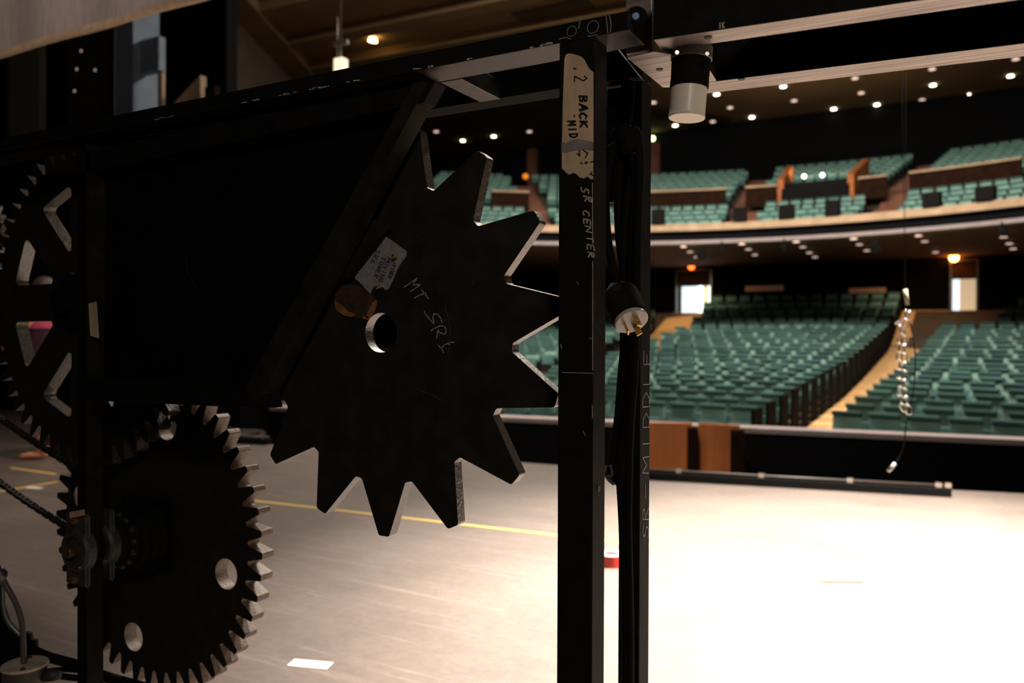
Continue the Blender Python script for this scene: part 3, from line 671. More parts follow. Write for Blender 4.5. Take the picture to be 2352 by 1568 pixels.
# cross tube between the beams
xa = atY(1010, 180, 1.04).x; bm = B(); box(bm, (xa, YF+.06, z0-.001), (xa+.040, 1.16, z0+.03))
for f in bm.faces: f.normal_update(); f.material_index = 1 if f.normal.z < -.5 else 0  # underside painted paler for bounced floor light
obj('cross_tube', bm, [PAINT, UNDER], ff, .0015)
bm = B(); c1 = atY(1103, 166, 1.12); c2 = atY(1140, 205, 1.16); tube(bm, [c1, c1.lerp(c2, .75)], .0045, 10); cx_ = obj('spring_pin', bm, CHROME, ff)
bm = B(); tube(bm, [c1.lerp(c2, .75), c2], .009, 10); obj('pin_end', bm, CAST, cx_)
# slanted panel: top bar, diagonal bar, lower bar, left edge, sheet
def bar(pts, Y0, Y1, name, m=PAINT, label=None):
    bm = B(); P = [atY(x, y, Y0) for x, y in pts]
    hexa(bm, [(p.x, Y0, p.z) for p in P] + [(p.x, Y1, p.z) for p in P]); return obj(name, bm, m, ff, .001, label)
TOPL = (205, 318); 
bar([(172, 350), (1000, 186), (972, 236), (172, 400)], YF+.004, YF+.034, 'panel_top_bar')
DIAGM = mat('dull_brown_black_paint', (.020, .017, .012), .7, 0, .4, 25, .1, .2)
bar([(590, 930), (560, 893), (948, 192), (984, 186)], YF+.003, YF+.040, 'diagonal_bar', [DIAGM])
bar([(196, 873), (600, 887), (610, 938), (196, 919)], YF+.004, YF+.044, 'lower_bar')
bar([(196, 330), (206, 330), (205, 880), (196, 880)], YF+.004, YF+.05, 'panel_edge_bar', DIAGM)
bm = B(); P = [atY(x, y, YF+.04) for x, y in ((196, 340), (975, 200), (590, 900), (196, 890))]
hexa(bm, [(p.x, YF+.036, p.z) for p in P] + [(p.x, YF+.042, p.z) for p in P]); sheet = obj('panel_sheet', bm, PANEL, ff)
bm = B(); strokes(bm, [[(428, 590), (430, 620), (436, 640), (446, 652)], [(446, 655), (450, 660), (452, 656)]], lambda x, y: atY(x, y, YF+.0358), NF, .0004); obj('scratch_marks', bm, mat('faint_scratch', (.06, .055, .05), .7), sheet)
# bracket tab behind the diagonal and brace at the corner
bar([(826, 490), (893, 520), (800, 640), (760, 640)], 1.028, 1.038, 'bracket_tab', DIAGM)
bar([(1392, 90), (1400, 90), (1470, 178), (1440, 178)], 1.10, 1.12, 'corner_brace')
bm = B(); a = atY(1396, 205, 1.19); b = atY(1446, 461, 1.19); box(bm, (a.x, 1.19, b.z), (b.x, 1.196, a.z)); obj('backing_sheet', bm, mat('dark_grey_sheet', (.022, .022, .027), .6), ff)
# white tape on left edge bar
bm = B(); strokes_pts = [(204, 697), (222, 693), (228, 777), (208, 771)]
P = [atY(x, y, YF+.0035) for x, y in strokes_pts]; hexa(bm, P + [p+Vector((0, -.0006, 0)) for p in P]); obj('tape_patch', bm, TAPE, ff)
# cream label tape on the post, torn ends
def torn(bm, outline, surf, th=.0006):
    P = [surf(*p) for p in outline]; c = [p+NF*th for p in P]
    tr = tessellate_polygon([[Vector((p.x, p.z, 0)) for p in P]]); A = [bm.verts.new(p) for p in P]; K = [bm.verts.new(p) for p in c]
    for t in tr: bm.faces.new([A[i] for i in t]); bm.faces.new([K[i] for i in t])
    n = len(P)
    for i in range(n): bm.faces.new((A[i], A[(i+1) % n], K[(i+1) % n], K[i]))
bm = B(); torn(bm, [(1300, 126), (1306, 123), (1314, 124), (1327, 127), (1335, 130), (1343, 138), (1350, 152), (1356, 160), (1363, 166), (1363, 330), (1362.5, 412), (1356, 411), (1350, 405), (1341, 410), (1331, 407), (1325, 400), (1318, 397), (1308, 401), (1302, 398), (1297, 392), (1291, 387), (1291, 345), (1293, 240), (1296, 160), (1297, 135)], lambda x, y: atY(x, y, YF-.0003))
lab = obj('tape_label', bm, TAPE, post)
bm = B(); torn(bm, [(1290, 326), (1300, 329), (1312, 322), (1330, 319), (1348, 323), (1363, 326), (1363, 346), (1345, 342), (1320, 345), (1300, 350), (1290, 348)], lambda x, y: atY(x, y, YF-.0010)); obj('grey_tape_band', bm, TAPEG, post)
NS = lambda x, y: atY(x, y, YF-.0011)
bm = B()
write(bm, '2', (1318, 174), (0, 20), (30, -1), NS, NF, .0016, .02)
write(bm, 'BACK', (1330, 218), (.8, 20), (17, 1), NS, NF, .0022, .05); write(bm, 'BACK', (1331, 220), (.8, 20), (16, 1), NS, NF, .0016, .08)
write(bm, 'MID', (1304, 278), (2, 14.5), (17, -.5), NS, NF, .0021, .04, .62)
strokes(bm, [[(1318, 156), (1323, 158)], [(1319, 264), (1320, 268)], [(1334, 374), (1337, 376)], [(1343, 374), (1350, 372), (1346, 376)], [(1357, 372), (1362, 371)], [(1360, 395), (1356, 400), (1362, 402)], [(1331, 345), (1332, 358), (1326, 352)], [(1340, 344), (1350, 352), (1345, 362)]], NS, NF, .0016)
obj('lettering', bm, INK, lab)
bm = B(); NS2 = lambda x, y: atY(x, y, YF-.0004)
write(bm, 'SR', (1333, 428), (6, 20), (18, 4), NS2, NF, .0017, .05)
write(bm, 'CENTER', (1338, 480), (2.6, 19.5), (15, 3), NS2, NF, .0014, .09)
obj('lettering', bm, CHALKB, post, label='silver handwritten lettering on the post')
bm = B(); strokes(bm, [[(1288, 790), (1290, 800)], [(1291, 855), (1362, 857)], [(1353, 776), (1361, 777)], [(1325, 647), (1329, 652)], [(1340, 990), (1345, 1000)], [(1361, 420), (1361.5, 560)], [(1361.5, 600), (1361.5, 850)], [(1360.5, 930), (1361, 960)]], NS2, NF, .0006); obj('scratch_marks', bm, CHALKB, post)
bm = B(); c = atX(1375, 1122, PX1+.0003); lathe(bm, [(0, .0045), (.0006, .0045)], c, (1, 0, 0), 16); obj('bolt_hole', bm, INK, post)
# rear post writing, reads upward on its side face
SX = lambda x, y: atX(x, y, PX1+.0004)
bm = B()
write(bm, 'SR', (1489, 1240), (0, -42), (-13, -1), SX, NX, .0013, .05, .8); write(bm, '-', (1487, 1140), (0, -30), (-10, 0), SX, NX, .0012, 0, .8)
write(bm, 'MIDDLE', (1490, 1085), (.4, -49), (-15, 1), SX, NX, .0013, .07, .78)
obj('lettering', bm, CHALK, rpost, label='silver handwritten lettering running up the post')
# ------------------------------------------------------------------ star gear
GC = (-.8229, 1.1035); GY = 1.045; GT = .0205
g = thing('star_gear', 'large black star-shaped gear with fifteen pointed teeth and a centre hole', 'gear', (GC[0], GY, GC[1]))
R1, R2 = .3315, .2445; ph = math.radians(78.97); out = []
for i in range(15):
    a = ph-2*PI*i/15
    wt = .0105/R1; wr = .0065/R2
    for r, t in ((R1, a+wt), (R1, a-wt), (R2, a-PI/15+wr), (R2, a-PI/15-wr)): out.append((r*math.cos(t), r*math.sin(t)))
bm = B(); plate(bm, rounded(out, .006, 4), [circle(-.0015, 0, .0325, 48)], GC, GY, GY+GT)
gp = obj('gear_plate', bm, [PAINTG, EDGE, SLOT], g, .0012)
GS = lambda x, y: atY(x, y, GY-.0003)
Zm = lambda pts: [(740+x/4.125, 480+y/4.125) for x, y in pts]
bm = B()
strokes(bm, [Zm([(778, 740), (850, 690), (900, 655), (868, 700), (860, 718), (935, 714), (890, 745), (840, 780)]), Zm([(876, 842), (930, 812), (985, 798)]), Zm([(942, 765), (975, 808), (1006, 848)]),
 Zm([(968, 970), (975, 990), (1060, 1090), (1050, 1020), (1062, 990), (1100, 1000), (1128, 1040), (1135, 1075)]),
 Zm([(1032, 1152), (1060, 1130), (1120, 1105)]), Zm([(1105, 1105), (1160, 1108), (1178, 1150), (1165, 1185), (1110, 1170), (1100, 1140), (1085, 1220)]),
 Zm([(1125, 1320), (1160, 1285), (1205, 1265), (1250, 1262)]), Zm([(1100, 1290), (1135, 1325), (1152, 1360)]), Zm([(1195, 1262), (1205, 1285)])], GS, NF, .0016)
obj('chalk_writing', bm, CHALK, g, label='silver handwritten MT SR1 on the gear face')
bm = B(); strokes(bm, [[(1085, 645), (1087, 655)], [(1022, 700), (1032, 740), (1036, 780), (1030, 810)], [(960, 895), (990, 905), (1020, 922)], [(957, 541), (963, 545)], [(925, 806), (927, 812)]], GS, NF, .0009); obj('scuff_marks', bm, mat('faint_scuff', (.07, .068, .06), .7), g)
# tag plate with torn lower edge
pl = [(858, 527), (870, 531), (900, 552), (935, 577), (933, 590), (918, 610), (912, 622), (905, 640), (893, 664), (886, 666), (882, 660), (872, 656), (864, 655), (856, 662), (852, 674), (845, 668), (838, 660), (829, 650), (817, 640), (816, 630), (826, 610), (842, 575)]
bm = B(); torn(bm, pl, lambda x, y: atY(x, y, GY-.001), .0016); tp = obj('tag_plate', bm, PLATE, g, label='grey metal plate with handwriting')
PS = lambda x, y: atY(x, y, GY-.0027)
bm = B()
def wl(text, a, b, upv):
    a = Zm([a])[0]; b = Zm([b])[0]; n = len(text); adv = ((b[0]-a[0])/n, (b[1]-a[1])/n)
    write(bm, text, a, adv, upv, PS, NF, .0011, .05, .8)
wl('+FIXED', (672, 500), (625, 655), (7, 3)); wl('MOVING', (620, 455), (530, 690), (8, 3.5)); wl('TOWER', (570, 450), (480, 655), (8, 3.5)); wl('SR6', (515, 380), (450, 520), (9, 4)); wl('R', (560, 260), (575, 275), (6, -5))
obj('lettering', bm, INK, tp)
for x, y in ((858, 552), (822, 621), (912, 589), (874, 661)):
    c = atY(x, y, GY-.003); bm = B(); lathe(bm, [(0, .003), (.011, .003), (.012, .0022)], c, (0, -1, 0), 10); obj('screw', bm, BRASS, tp)
bm = B(); torn(bm, [(768, 672), (800, 650), (840, 662), (866, 690), (862, 700), (842, 735), (815, 728), (795, 726), (772, 712)], lambda x, y: atY(x, y, GY-.0005), .001); obj('torn_backing', bm, RUSTD, g)
bm = B(); torn(bm, [(769, 690), (785, 700), (800, 715), (818, 722), (808, 728), (790, 724), (772, 712)], lambda x, y: atY(x, y, GY-.0016), .0012)
torn(bm, [(865, 689), (867, 694), (862, 712), (852, 728), (846, 733), (842, 727), (852, 705), (858, 694)], lambda x, y: atY(x, y, GY-.0016), .002)
torn(bm, [(833, 727), (848, 726), (846, 734), (836, 733)], lambda x, y: atY(x, y, GY-.0016), .002); obj('torn_wood_chip', bm, RUST, g)
# ------------------------------------------------------------------ small-toothed gear (lower)
HC = (-1.5931, .6518); HY = 1.19; HT = .032
def toothed(n, R, r, ph, tw, rw):
    o = []
    for i in range(n):
        a = ph-2*PI*i/n
        for rr, t in ((R, a+tw/R), (R, a-tw/R), (r, a-PI/n+rw/r), (r, a-PI/n-rw/r)): o.append((rr*math.cos(t), rr*math.sin(t)))
    return o
hg = thing('toothed_gear', 'black round gear with many small worn-edged teeth at lower left', 'gear', (HC[0], HY, HC[1]))
holes = [circle(.252*math.cos(math.radians(t)), .252*math.sin(math.radians(t)), .0325, 36) for t in (-13, -103, 77, 167)]
bm = B(); plate(bm, rounded(toothed(48, .351, .310, math.radians(-.9), .0065, .0045), .004, 3), holes, HC, HY, HY+HT); obj('gear_plate', bm, [PAINTG, EDGE2, SLOT], hg, .001)
# square plate, flange rings, shaft, bolts
bm = B(); a = atY(392, 1158, HY-.02); b = atY(392, 1318, HY-.02); hw = (a.z-b.z)/2
box(bm, (HC[0]-hw, HY-.018, HC[1]-hw), (HC[0]+hw, HY, HC[1]+hw)); mp_ = obj('mounting_plate', bm, PANEL, hg, .002)
for sx, sz in ((1, 1), (1, -1), (-1, 1), (-1, -1)):
    c = Vector((HC[0]+sx*hw*.80, HY-.018, HC[1]+sz*hw*.62)); bm = B(); lathe(bm, [(0, .011), (.004, .0105), (.0075, .007), (.009, .002)], c, (0, -1, 0), 16); obj('bolt', bm, CAST, mp_)
bm = B(); lathe(bm, [(.018, .088), (.034, .088), (.035, .080), (.05, .080), (.051, .070), (.066, .070), (.068, .06), (.085, .055), (.087, .045), (.105, .04), (.106, .028), (.13, .028)], (HC[0], HY, HC[1]), (0, -1, 0), 48); obj('hub_flange', bm, PAINT, hg, .0012)
bm = B(); lathe(bm, [(.12, .0125), (.192, .0125), (.194, .011)], (HC[0], HY, HC[1]), (0, -1, 0), 24); obj('shaft', bm, mat('rusty_shaft', (.16, .09, .045), .45, .6, .4, 60), hg)
# sprocket for the roller chain on the shaft
bm = B(); plate(bm, rounded(toothed(14, .062, .052, .1, .003, .004), .002, 2), [circle(0, 0, .013, 20)], HC, 1.105, 1.112, 0, 0, 0); obj('chain_sprocket', bm, CAST, hg)
# bearings on the frame
for by, lab_ in ((1.022, 'near'), (1.077, 'far')):
    bm = B(); q = (HC[0], by, HC[1])
    box(bm, (HC[0]-.036, by-.006, HC[1]-.074), (HC[0]+.036, by+.006, HC[1]+.078)); 
    bmesh.ops.bevel(bm, geom=list(bm.edges), offset=.004, segments=2, affect='EDGES')
    lathe(bm, [(-.012, .046), (.006, .046), (.012, .041), (.013, .030), (.005, .029), (.005, .012)], q, (0, -1, 0), 32)
    brg = obj('bearing', bm, CAST, ff, .001)
    for dz in (.062, -.058):
        bm = B(); lathe(bm, [(.006, .011), (.008, .011), (.008, .008), (.016, .0075)], (HC[0], by, HC[1]+dz), (0, -1, 0), 6 if dz else 8); obj('bolt', bm, mat('rusty_bolt', (.20, .12, .07), .5, .5, .4, 60), brg)
    bm = B(); c = Vector((HC[0]+.024, by-.008, HC[1]-.03)); lathe(bm, [(0, .003), (.008, .002), (.009, .001)], c, (.3, -1, .2), 8); obj('grease_nipple', bm, BRASS, brg)
bm = B(); P = [atY(x, y, 1.0095) for x, y in ((160, 1176), (194, 1169), (195, 1183), (161, 1190))]; hexa(bm, P+[p+Vector((0, -.0006, 0)) for p in P]); obj('tape_patch', bm, TAPE, ff)
# ------------------------------------------------------------------ spoked gear (upper left)
KC = (-1.752, 1.1735); KY = 1.135; KT = .030
kg = thing('spoked_gear', 'big black spoked gear with triangular cut-outs behind the left post', 'gear', (KC[0], KY, KC[1]))
hl = []
for i in range(8):
    m = math.radians(22.5+45*i); e1 = m-math.radians(22.5); e2 = m+math.radians(22.5); hwid = .044
    def onl(e, sgn, r):
        d = math.sqrt(r*r-hwid*hwid); return (d*math.cos(e)-sgn*hwid*math.sin(e), d*math.sin(e)+sgn*hwid*math.cos(e))
    hl.append(rounded([onl(e1, 1, .275), onl(e2, -1, .275), onl(e2, -1, .128), onl(e1, 1, .128)][::-1], .014, 5))
bm = B(); plate(bm, rounded(toothed(52, .379, .338, .03, .0065, .0045), .004, 3), hl+[circle(0, 0, .02, 24)], KC, KY, KY+KT); obj('gear_plate', bm, [PAINTG, EDGE, SLOT], kg, .001)  # dark EDGE colour stands in for shade on the rim teeth
bm = B(); lathe(bm, [(0, .06), (.03, .06), (.031, .03), (.06, .03)], (KC[0], KY, KC[1]), (0, -1, 0), 32); obj('hub', bm, PAINT, kg)
bm = B(); P = [atY(x, y, 1.128) for x, y in ((160, 625), (165, 625), (165, 720), (160, 718))]; hexa(bm, P+[p+Vector((0, .006, 0)) for p in P]); obj('latch_strip', bm, STEEL, kg)
# far-left sprocket and its chain
SC = atY(-62, 555, 1.30); sp = thing('chain_wheel', 'dark toothed chain wheel at the left edge behind the spoked gear', 'sprocket', SC)
bm = B(); plate(bm, rounded(toothed(30, .155, .132, .05, .004, .004), .003, 2), [circle(0, 0, .105, 36)], (SC.x, SC.z), 1.30, 1.318); obj('gear_plate', bm, [PAINTG, EDGE, SLOT], sp, .001)
bm = B(); tube(bm, [Vector((SC.x+.118*math.cos(t), 1.309, SC.z+.118*math.sin(t))) for t in [2*PI*k/40 for k in range(41)]], .012, 8); obj('rim_ring', bm, STEEL, sp)
def roller_chain(a, b, lab, pitch=.0150, sag=.006):
    d = b-a; n = int(d.length/pitch); u = d.normalized(); s = Vector((0, 1, 0)); up = u.cross(s).normalized()
    if up.z < 0: up = -up
    r = thing('roller_chain', lab, 'chain', a); plates = B(); rol = B()
    P = [a+u*pitch*i+Vector((0, 0, -sag*math.sin(PI*i/n))) for i in range(n+1)]
    for i in range(n):
        p, q = P[i], P[i+1]
        for sd in (-1, 1):
            o = s*sd*(.0065 if i % 2 else .0048); e = u*.004; h = up*(.0034+.0008*(i % 2)); t = s*.0010
            hexa(plates, [p-e-h+o-t, q+e-h+o-t, q+e+h+o-t, p-e+h+o-t, p-e-h+o+t, q+e-h+o+t, q+e+h+o+t, p-e+h+o+t])
        lathe(rol, [(-.008, .0022), (-.0045, .0022), (-.0045, .0040), (.0045, .0040), (.0045, .0022), (.008, .0022)], p, s, 8)
    obj('link_plates', plates, PAINTG, r); obj('rollers', rol, CAST, r)
roller_chain(atY(-60, 915, 1.105), atY(176, 1075, 1.105), 'upper run of black roller chain dropping to the toothed gear hub')
roller_chain(atY(-60, 1062, 1.105), atY(172, 1222, 1.105), 'lower run of black roller chain dropping to the toothed gear hub')
# ------------------------------------------------------------------ overhead frame at upper right, turned slightly
yaw = math.radians(4.6)
org = atD(1500, 92, 1.02)   # lower near left corner of the near tube
ux = Vector((math.cos(yaw), math.sin(yaw)*-1, 0)); 
ux = Vector((math.cos(-math.radians(-5.0)), math.sin(-math.radians(-5.0)), 0)); uy = Vector((-ux.y, ux.x, 0)); uz = Vector((0, 0, 1))
of = thing('overhead_frame', 'black overhead frame with scratched undersides paled for floor bounce at upper right', 'steel frame', (org.x, org.y, org.z))
def obox(bm, a, b):
    P = [org+ux*x+uy*y+uz*z for z in (a[2], b[2]) for x, y in ((a[0], a[1]), (b[0], a[1]), (b[0], b[1]), (a[0], b[1]))]
    hexa(bm, P)
def undermat(bm):
    bmesh.ops.recalc_face_normals(bm, faces=bm.faces)
    for f in bm.faces: f.material_index = 1 if f.normal.z < -.5 else 0  # pale downward faces carry the floor bounce in their colour
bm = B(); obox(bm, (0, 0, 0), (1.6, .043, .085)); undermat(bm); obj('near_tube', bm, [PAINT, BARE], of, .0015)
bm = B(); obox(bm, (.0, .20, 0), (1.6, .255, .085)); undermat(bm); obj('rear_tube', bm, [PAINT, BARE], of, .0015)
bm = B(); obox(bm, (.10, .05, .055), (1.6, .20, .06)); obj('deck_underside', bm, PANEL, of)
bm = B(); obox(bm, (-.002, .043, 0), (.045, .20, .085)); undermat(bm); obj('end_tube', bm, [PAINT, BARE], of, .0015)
bm = B()
g8 = [atY(1440, 127, 1.06), atY(1500, 117, 1.06), atY(1500, -30, 1.06), atY(1440, -30, 1.06)]
hexa(bm, [(p.x, 1.055, p.z) for p in g8] + [(p.x, 1.065, p.z) for p in g8]); obj('end_plate', bm, BARE, of, .001)
bm = B(); zg = org.z-.002
G = [atZ(x, y, zg) for x, y in ((1440, 127), (1522, 195), (1548, 195), (1545, 118), (1500, 112))]
lo = [Vector((p.x, p.y, zg-.004)) for p in G]; hi = [Vector((p.x, p.y, zg)) for p in G]
A = [bm.verts.new(p) for p in lo]; K = [bm.verts.new(p) for p in hi]; bm.faces.new(A); bm.faces.new(K[::-1])
for i in range(5): bm.faces.new((A[i], A[(i+1) % 5], K[(i+1) % 5], K[i]))
gus = obj('gusset_plate', bm, BARE, of, .0008)
for x, y in ((1515, 160), (1627, 86), (1703, 182)):
    p = atZ(x, y, org.z-.0065 if x < 1600 else org.z-.0006); bm = B(); lathe(bm, [(0, .0048), (-.0005, .0048)], p, (0, 0, 1), 16); obj('bolt_hole', bm, INK, of)
bm = B(); cw = atY(1460, 44, 1.0); lathe(bm, [(-.007, .008), (-.006, .0135), (-.004, .0155), (.004, .0155), (.006, .0135), (.007, .008)], cw, (.35, -.9, 0), 32); wh = obj('caster_wheel', bm, RUBBER, of)
bm = B(); lathe(bm, [(.007, .0050), (.011, .0045)], cw, (.35, -.9, 0), 16); obj('axle_cap', bm, BLUEP, wh)
bm = B()
for dx in (0, 4, 8): strokes(bm, [[(1442+dx, 32), (1441+dx, 50), (1444+dx, 70)]], lambda x, y: atY(x, y, .9775), NF, .0008)
obj('bright_edges', bm, CHROME, tb)
bm = B(); write(bm, 'IK', (1648, 66), (8, -1), (0, -12), lambda x, y: org+ux*((atY(x, y, org.y).x-org.x)*1.0)+Vector((0, 0, atY(x, y, org.y+(atY(x, y, org.y).x-org.x)*ux.y/ux.x).z-org.z))+Vector((0, -.0006, 0)), NF, .0012, 0); obj('lettering', bm, CHALKB, of)
# hanging twist-lock connector (milky)
def along(c, ax): return Vector(c), Vector(ax).normalized()
top = atD(1592, 88, 1.06); bot = atD(1577, 272, 1.06); axd = (bot-top).normalized(); Lc = (bot-top).length; U = Lc/184
cn = thing('cable_connector', 'milky white and black power connector hanging under the overhead frame', 'connector', top)
bm = B(); lathe(bm, [(-.05, .012), (0, .014), (20*U, .022)], top, axd, 20); obj('cable_grip', bm, RUBBER, cn)
bm = B(); lathe(bm, [(17*U, 39*U), (22*U, 46*U), (50*U, 47*U), (52*U, 44*U)], top, axd, 32); clamp = obj('clamp_ring', bm, mat('grey_plastic', (.20, .21, .21), .5), cn)
for x, y in ((1554, 122), (1623, 125)):
    p = atD(x, y, 1.02); bm = B(); lathe(bm, [(0, .0025), (.003, .0025)], p, -CF, 10); obj('screw', bm, CHROME, clamp)
bm = B(); lathe(bm, [(45*U, 45*U), (90*U, 43*U), (114*U, 44*U), (116*U, 42*U)], top, axd, 40); obj('body', bm, RUBBER, cn, .0006)
bm = B(); lathe(bm, [(114*U, 41*U), (176*U, 40.5*U), (180*U, 42*U), (184*U, 41*U)], top, axd, 40); obj('milky_sleeve', bm, NYLON, cn, .0006)
# ------------------------------------------------------------------ plug with brass blades, cables on the rear post
pc = atD(1430, 690, 1.17); pe = atD(1455, 758, 1.15); ax = (pe-pc).normalized(); ax = (ax*1.0+(-CF)*.35).normalized()
pg = thing('power_plug', 'black power plug with clear face and brass blades hanging between the posts', 'plug', pc)
bm = B(); lathe(bm, [(-.030, .012), (-.020, .020), (-.012, .026), (0, .027), (.035, .0265), (.038, .025)], pc, ax, 36); obj('body', bm, RUBBER, pg, .0008)
bm = B(); lathe(bm, [(.036, .0245), (.042, .0245), (.043, .023)], pc, ax, 36); obj('face', bm, CLEARG, pg, .0004)
fc = pc+ax*.043; a1 = ax.orthogonal().normalized(); a2 = ax.cross(a1)
for t in (0.3, 2.4, 4.5):
    o_ = fc+(a1*math.cos(t)+a2*math.sin(t))*.011; s1 = (a1*-math.sin(t)+a2*math.cos(t))*.0045; s2 = (a1*math.cos(t)+a2*math.sin(t))*.0010
    bm = B(); e = ax*.018; hexa(bm, [o_-s1-s2, o_+s1-s2, o_+s1+s2, o_-s1+s2, o_-s1-s2+e, o_+s1-s2+e, o_+s1+s2+e, o_-s1+s2+e]); obj('blade', bm, BRASS, pg, .0004)
bm = B(); tube(bm, smooth_path([atD(1408, 340, 1.2), atD(1392, 430, 1.2), atD(1393, 520, 1.2), atD(1402, 590, 1.19), atD(1415, 645, 1.18), pc-ax*.028]), .0065, 10); obj('cord', bm, RUBBER, pg)
cbd = thing('cable_bundle', 'knotted black cables running down in front of the rear post', 'cable', atY(1430, 1000, 1.13))
Yc = 1.145
for k, pts in enumerate((
    [(1450, 180), (1446, 260), (1438, 300), (1452, 380), (1438, 470), (1430, 600), (1440, 720), (1428, 860), (1420, 960), (1408, 1040), (1404, 1085), (1416, 1104), (1430, 1088), (1432, 1040)],
    [(1400, 250), (1425, 300), (1448, 345), (1462, 420), (1452, 520), (1450, 650), (1452, 800), (1440, 930), (1428, 1030), (1424, 1085), (1430, 1200), (1436, 1400), (1436, 1600)],
    [(1398, 345), (1430, 325), (1460, 300), (1470, 380), (1464, 520), (1462, 700), (1456, 860), (1446, 1000), (1442, 1200), (1446, 1420), (1446, 1600)],
    [(1440, 300), (1428, 350), (1420, 450), (1424, 560), (1444, 700), (1436, 830), (1424, 940), (1414, 1030), (1408, 1070)])):
    bm = B(); tube(bm, smooth_path([atY(x, y, Yc-.008*k if k < 3 else Yc) for x, y in pts], 6), .0065, 10); obj('cable', bm, RUBBER, cbd)
bm = B()
for x, y in ((1438, 318), (1446, 330), (1432, 308)):
    c = atY(x, y, 1.13); vs = bmesh.ops.create_uvsphere(bm, u_segments=12, v_segments=8, radius=.017)['verts']; bmesh.ops.translate(bm, vec=c, verts=vs)
obj('knot', bm, RUBBER, cbd)
bm = B(); p = atY(1402, 1068, 1.12); tube(bm, smooth_path([p, p+Vector((.004, -.004, -.012)), p+Vector((-.004, 0, -.02)), p+Vector((.006, 0, -.028))]), .0025, 8); obj('tie', bm, CAST, cbd)
# ------------------------------------------------------------------ hanging chain over the stage
hc0 = atD(2082, 700, 3.6); hsc = 3.6/FPX
hch = thing('hanging_chain', 'bright steel chain bundle hanging on a thin wire over the stage', 'chain', hc0)
def linkm(c, dirv, side, L_=.046, w_=.0125, r_=.0032):
    bm = B(); dirv = dirv.normalized(); side = side.normalized(); pts = []
    for k in range(17):
        t = 2*PI*k/16; x = math.cos(t)*w_; y = math.sin(t)*w_+(L_/2-w_ if math.sin(t) > 0 else -(L_/2-w_))
        pts.append(c+side*x+dirv*y)
    tube(bm, pts, r_, 6, cap=False); return bm
chp = [(2079, 705), (2080, 730), (2066, 742), (2070, 765), (2066, 790), (2066, 815), (2066, 838), (2066, 862), (2067, 886), (2068, 910), (2072, 930), (2080, 944)]
chq = [(2090, 706), (2086, 725), (2078, 752), (2076, 777), (2077, 802), (2077, 826), (2078, 850), (2077, 874), (2078, 898), (2082, 920), (2086, 940)]
for P_ in (chp, chq):
    P3 = smooth_path([atD(x, y, 3.6) for x, y in P_], 6); acc = 0; last = P3[0]; k = 0
    for p in P3[1:]:
        acc += (p-last).length
        if acc > .034:
            obj('link', linkm(p, p-last, CR if k % 2 else (CF*.9+CR*.3)), CHROME, hch); k += 1; acc = 0
        last = p
bm = B(); tube(bm, [atD(2072, 0, 3.6)+Vector((0, 0, 2)), atD(2072, 250, 3.6), atD(2079, 700, 3.6)], .0013, 6); tube(bm, [atD(2079, 0, 3.6)+Vector((0, 0, 2)), atD(2080, 300, 3.6), atD(2080, 665, 3.6)], .0012, 6); obj('wire', bm, RUBBER, hch)
bm = B(); tube(bm, [atD(2079, 664, 3.6), atD(2084, 700, 3.6)], .009, 10); obj('sleeve', bm, mat('olive_sleeve', (.2, .19, .12), .6), hch)
bm = B(); tube(bm, smooth_path([atD(2090, 740, 3.6), atD(2100, 790, 3.6), atD(2102, 860, 3.6), atD(2092, 930, 3.6), atD(2080, 985, 3.6), atD(2078, 1010, 3.6), atD(2070, 1040, 3.6), atD(2056, 1064, 3.6)], 6), .003, 6); obj('pull_cord', bm, RUBBER, hch)
bm = B(); tube(bm, [atD(2056, 1064, 3.6), atD(2040, 1082, 3.6)], .009, 10); obj('cord_end', bm, STEEL, hch)
# ------------------------------------------------------------------ motor box bottom left, conduits, cables
jc = atD(57, 1523, 1.72)
jb = thing('junction_box', 'round grey metal junction box with a conduit rising from its lid', 'junction box', (jc.x, jc.y, 0))
UJ = 1.72/FPX*.86
bm = B(); lathe(bm, [(0, 56*UJ), (-.006, 57*UJ)], jc, (0, 0, 1), 48); lid = obj('lid', bm, mat('galvanised_lit', (.85, .74, .62), .6, 0, .2, 40), jb, .001)  # lid painted paler than the body for the light on it
bm = B(); lathe(bm, [(-.006, 53*UJ), (-.13, 50*UJ)], jc, (0, 0, 1), 48); obj('body', bm, mat('galvanised_dark', (.16, .145, .125), .55, .3, .25, 40), jb)
bm = B(); lathe(bm, [(-.13, .03), (-jc.z, .04)], jc, (0, 0, 1), 20); obj('stand', bm, PAINT, jb)
for dx, dy in ((-.02, .022), (.028, -.02)):
    bm = B(); lathe(bm, [(0, .005), (.003, .004)], jc+Vector((dx, dy, 0)), (0, 0, 1), 10); obj('screw', bm, CAST, lid)
cp = [jc+CR*(-3*UJ)] + [atD(x, y, 1.72) for x, y in ((53, 1470), (50, 1430), (42, 1400), (30, 1372), (14, 1345), (2, 1318))]
bm = B(); tube(bm, smooth_path(cp), .0058, 12); obj('conduit', bm, mat('grey_conduit', (.12, .11, .11), .45), jb)
bm = B(); g0 = atD(3, 1338, 1.72); g1 = atD(-6, 1300, 1.72); tube(bm, [g0, g0.lerp(g1, .3), g0.lerp(g1, .5), g1], [.008, .014, .016, .008], 16); obj('conduit_gland', bm, STEEL, jb)
bm = B(); s0 = jc+CR*(52*UJ)+Vector((0, 0, -.025)); tube(bm, [s0, s0+CR*.02, s0+CR*.034], [.014, .013, .009], 12); obj('side_gland', bm, CAST, jb)
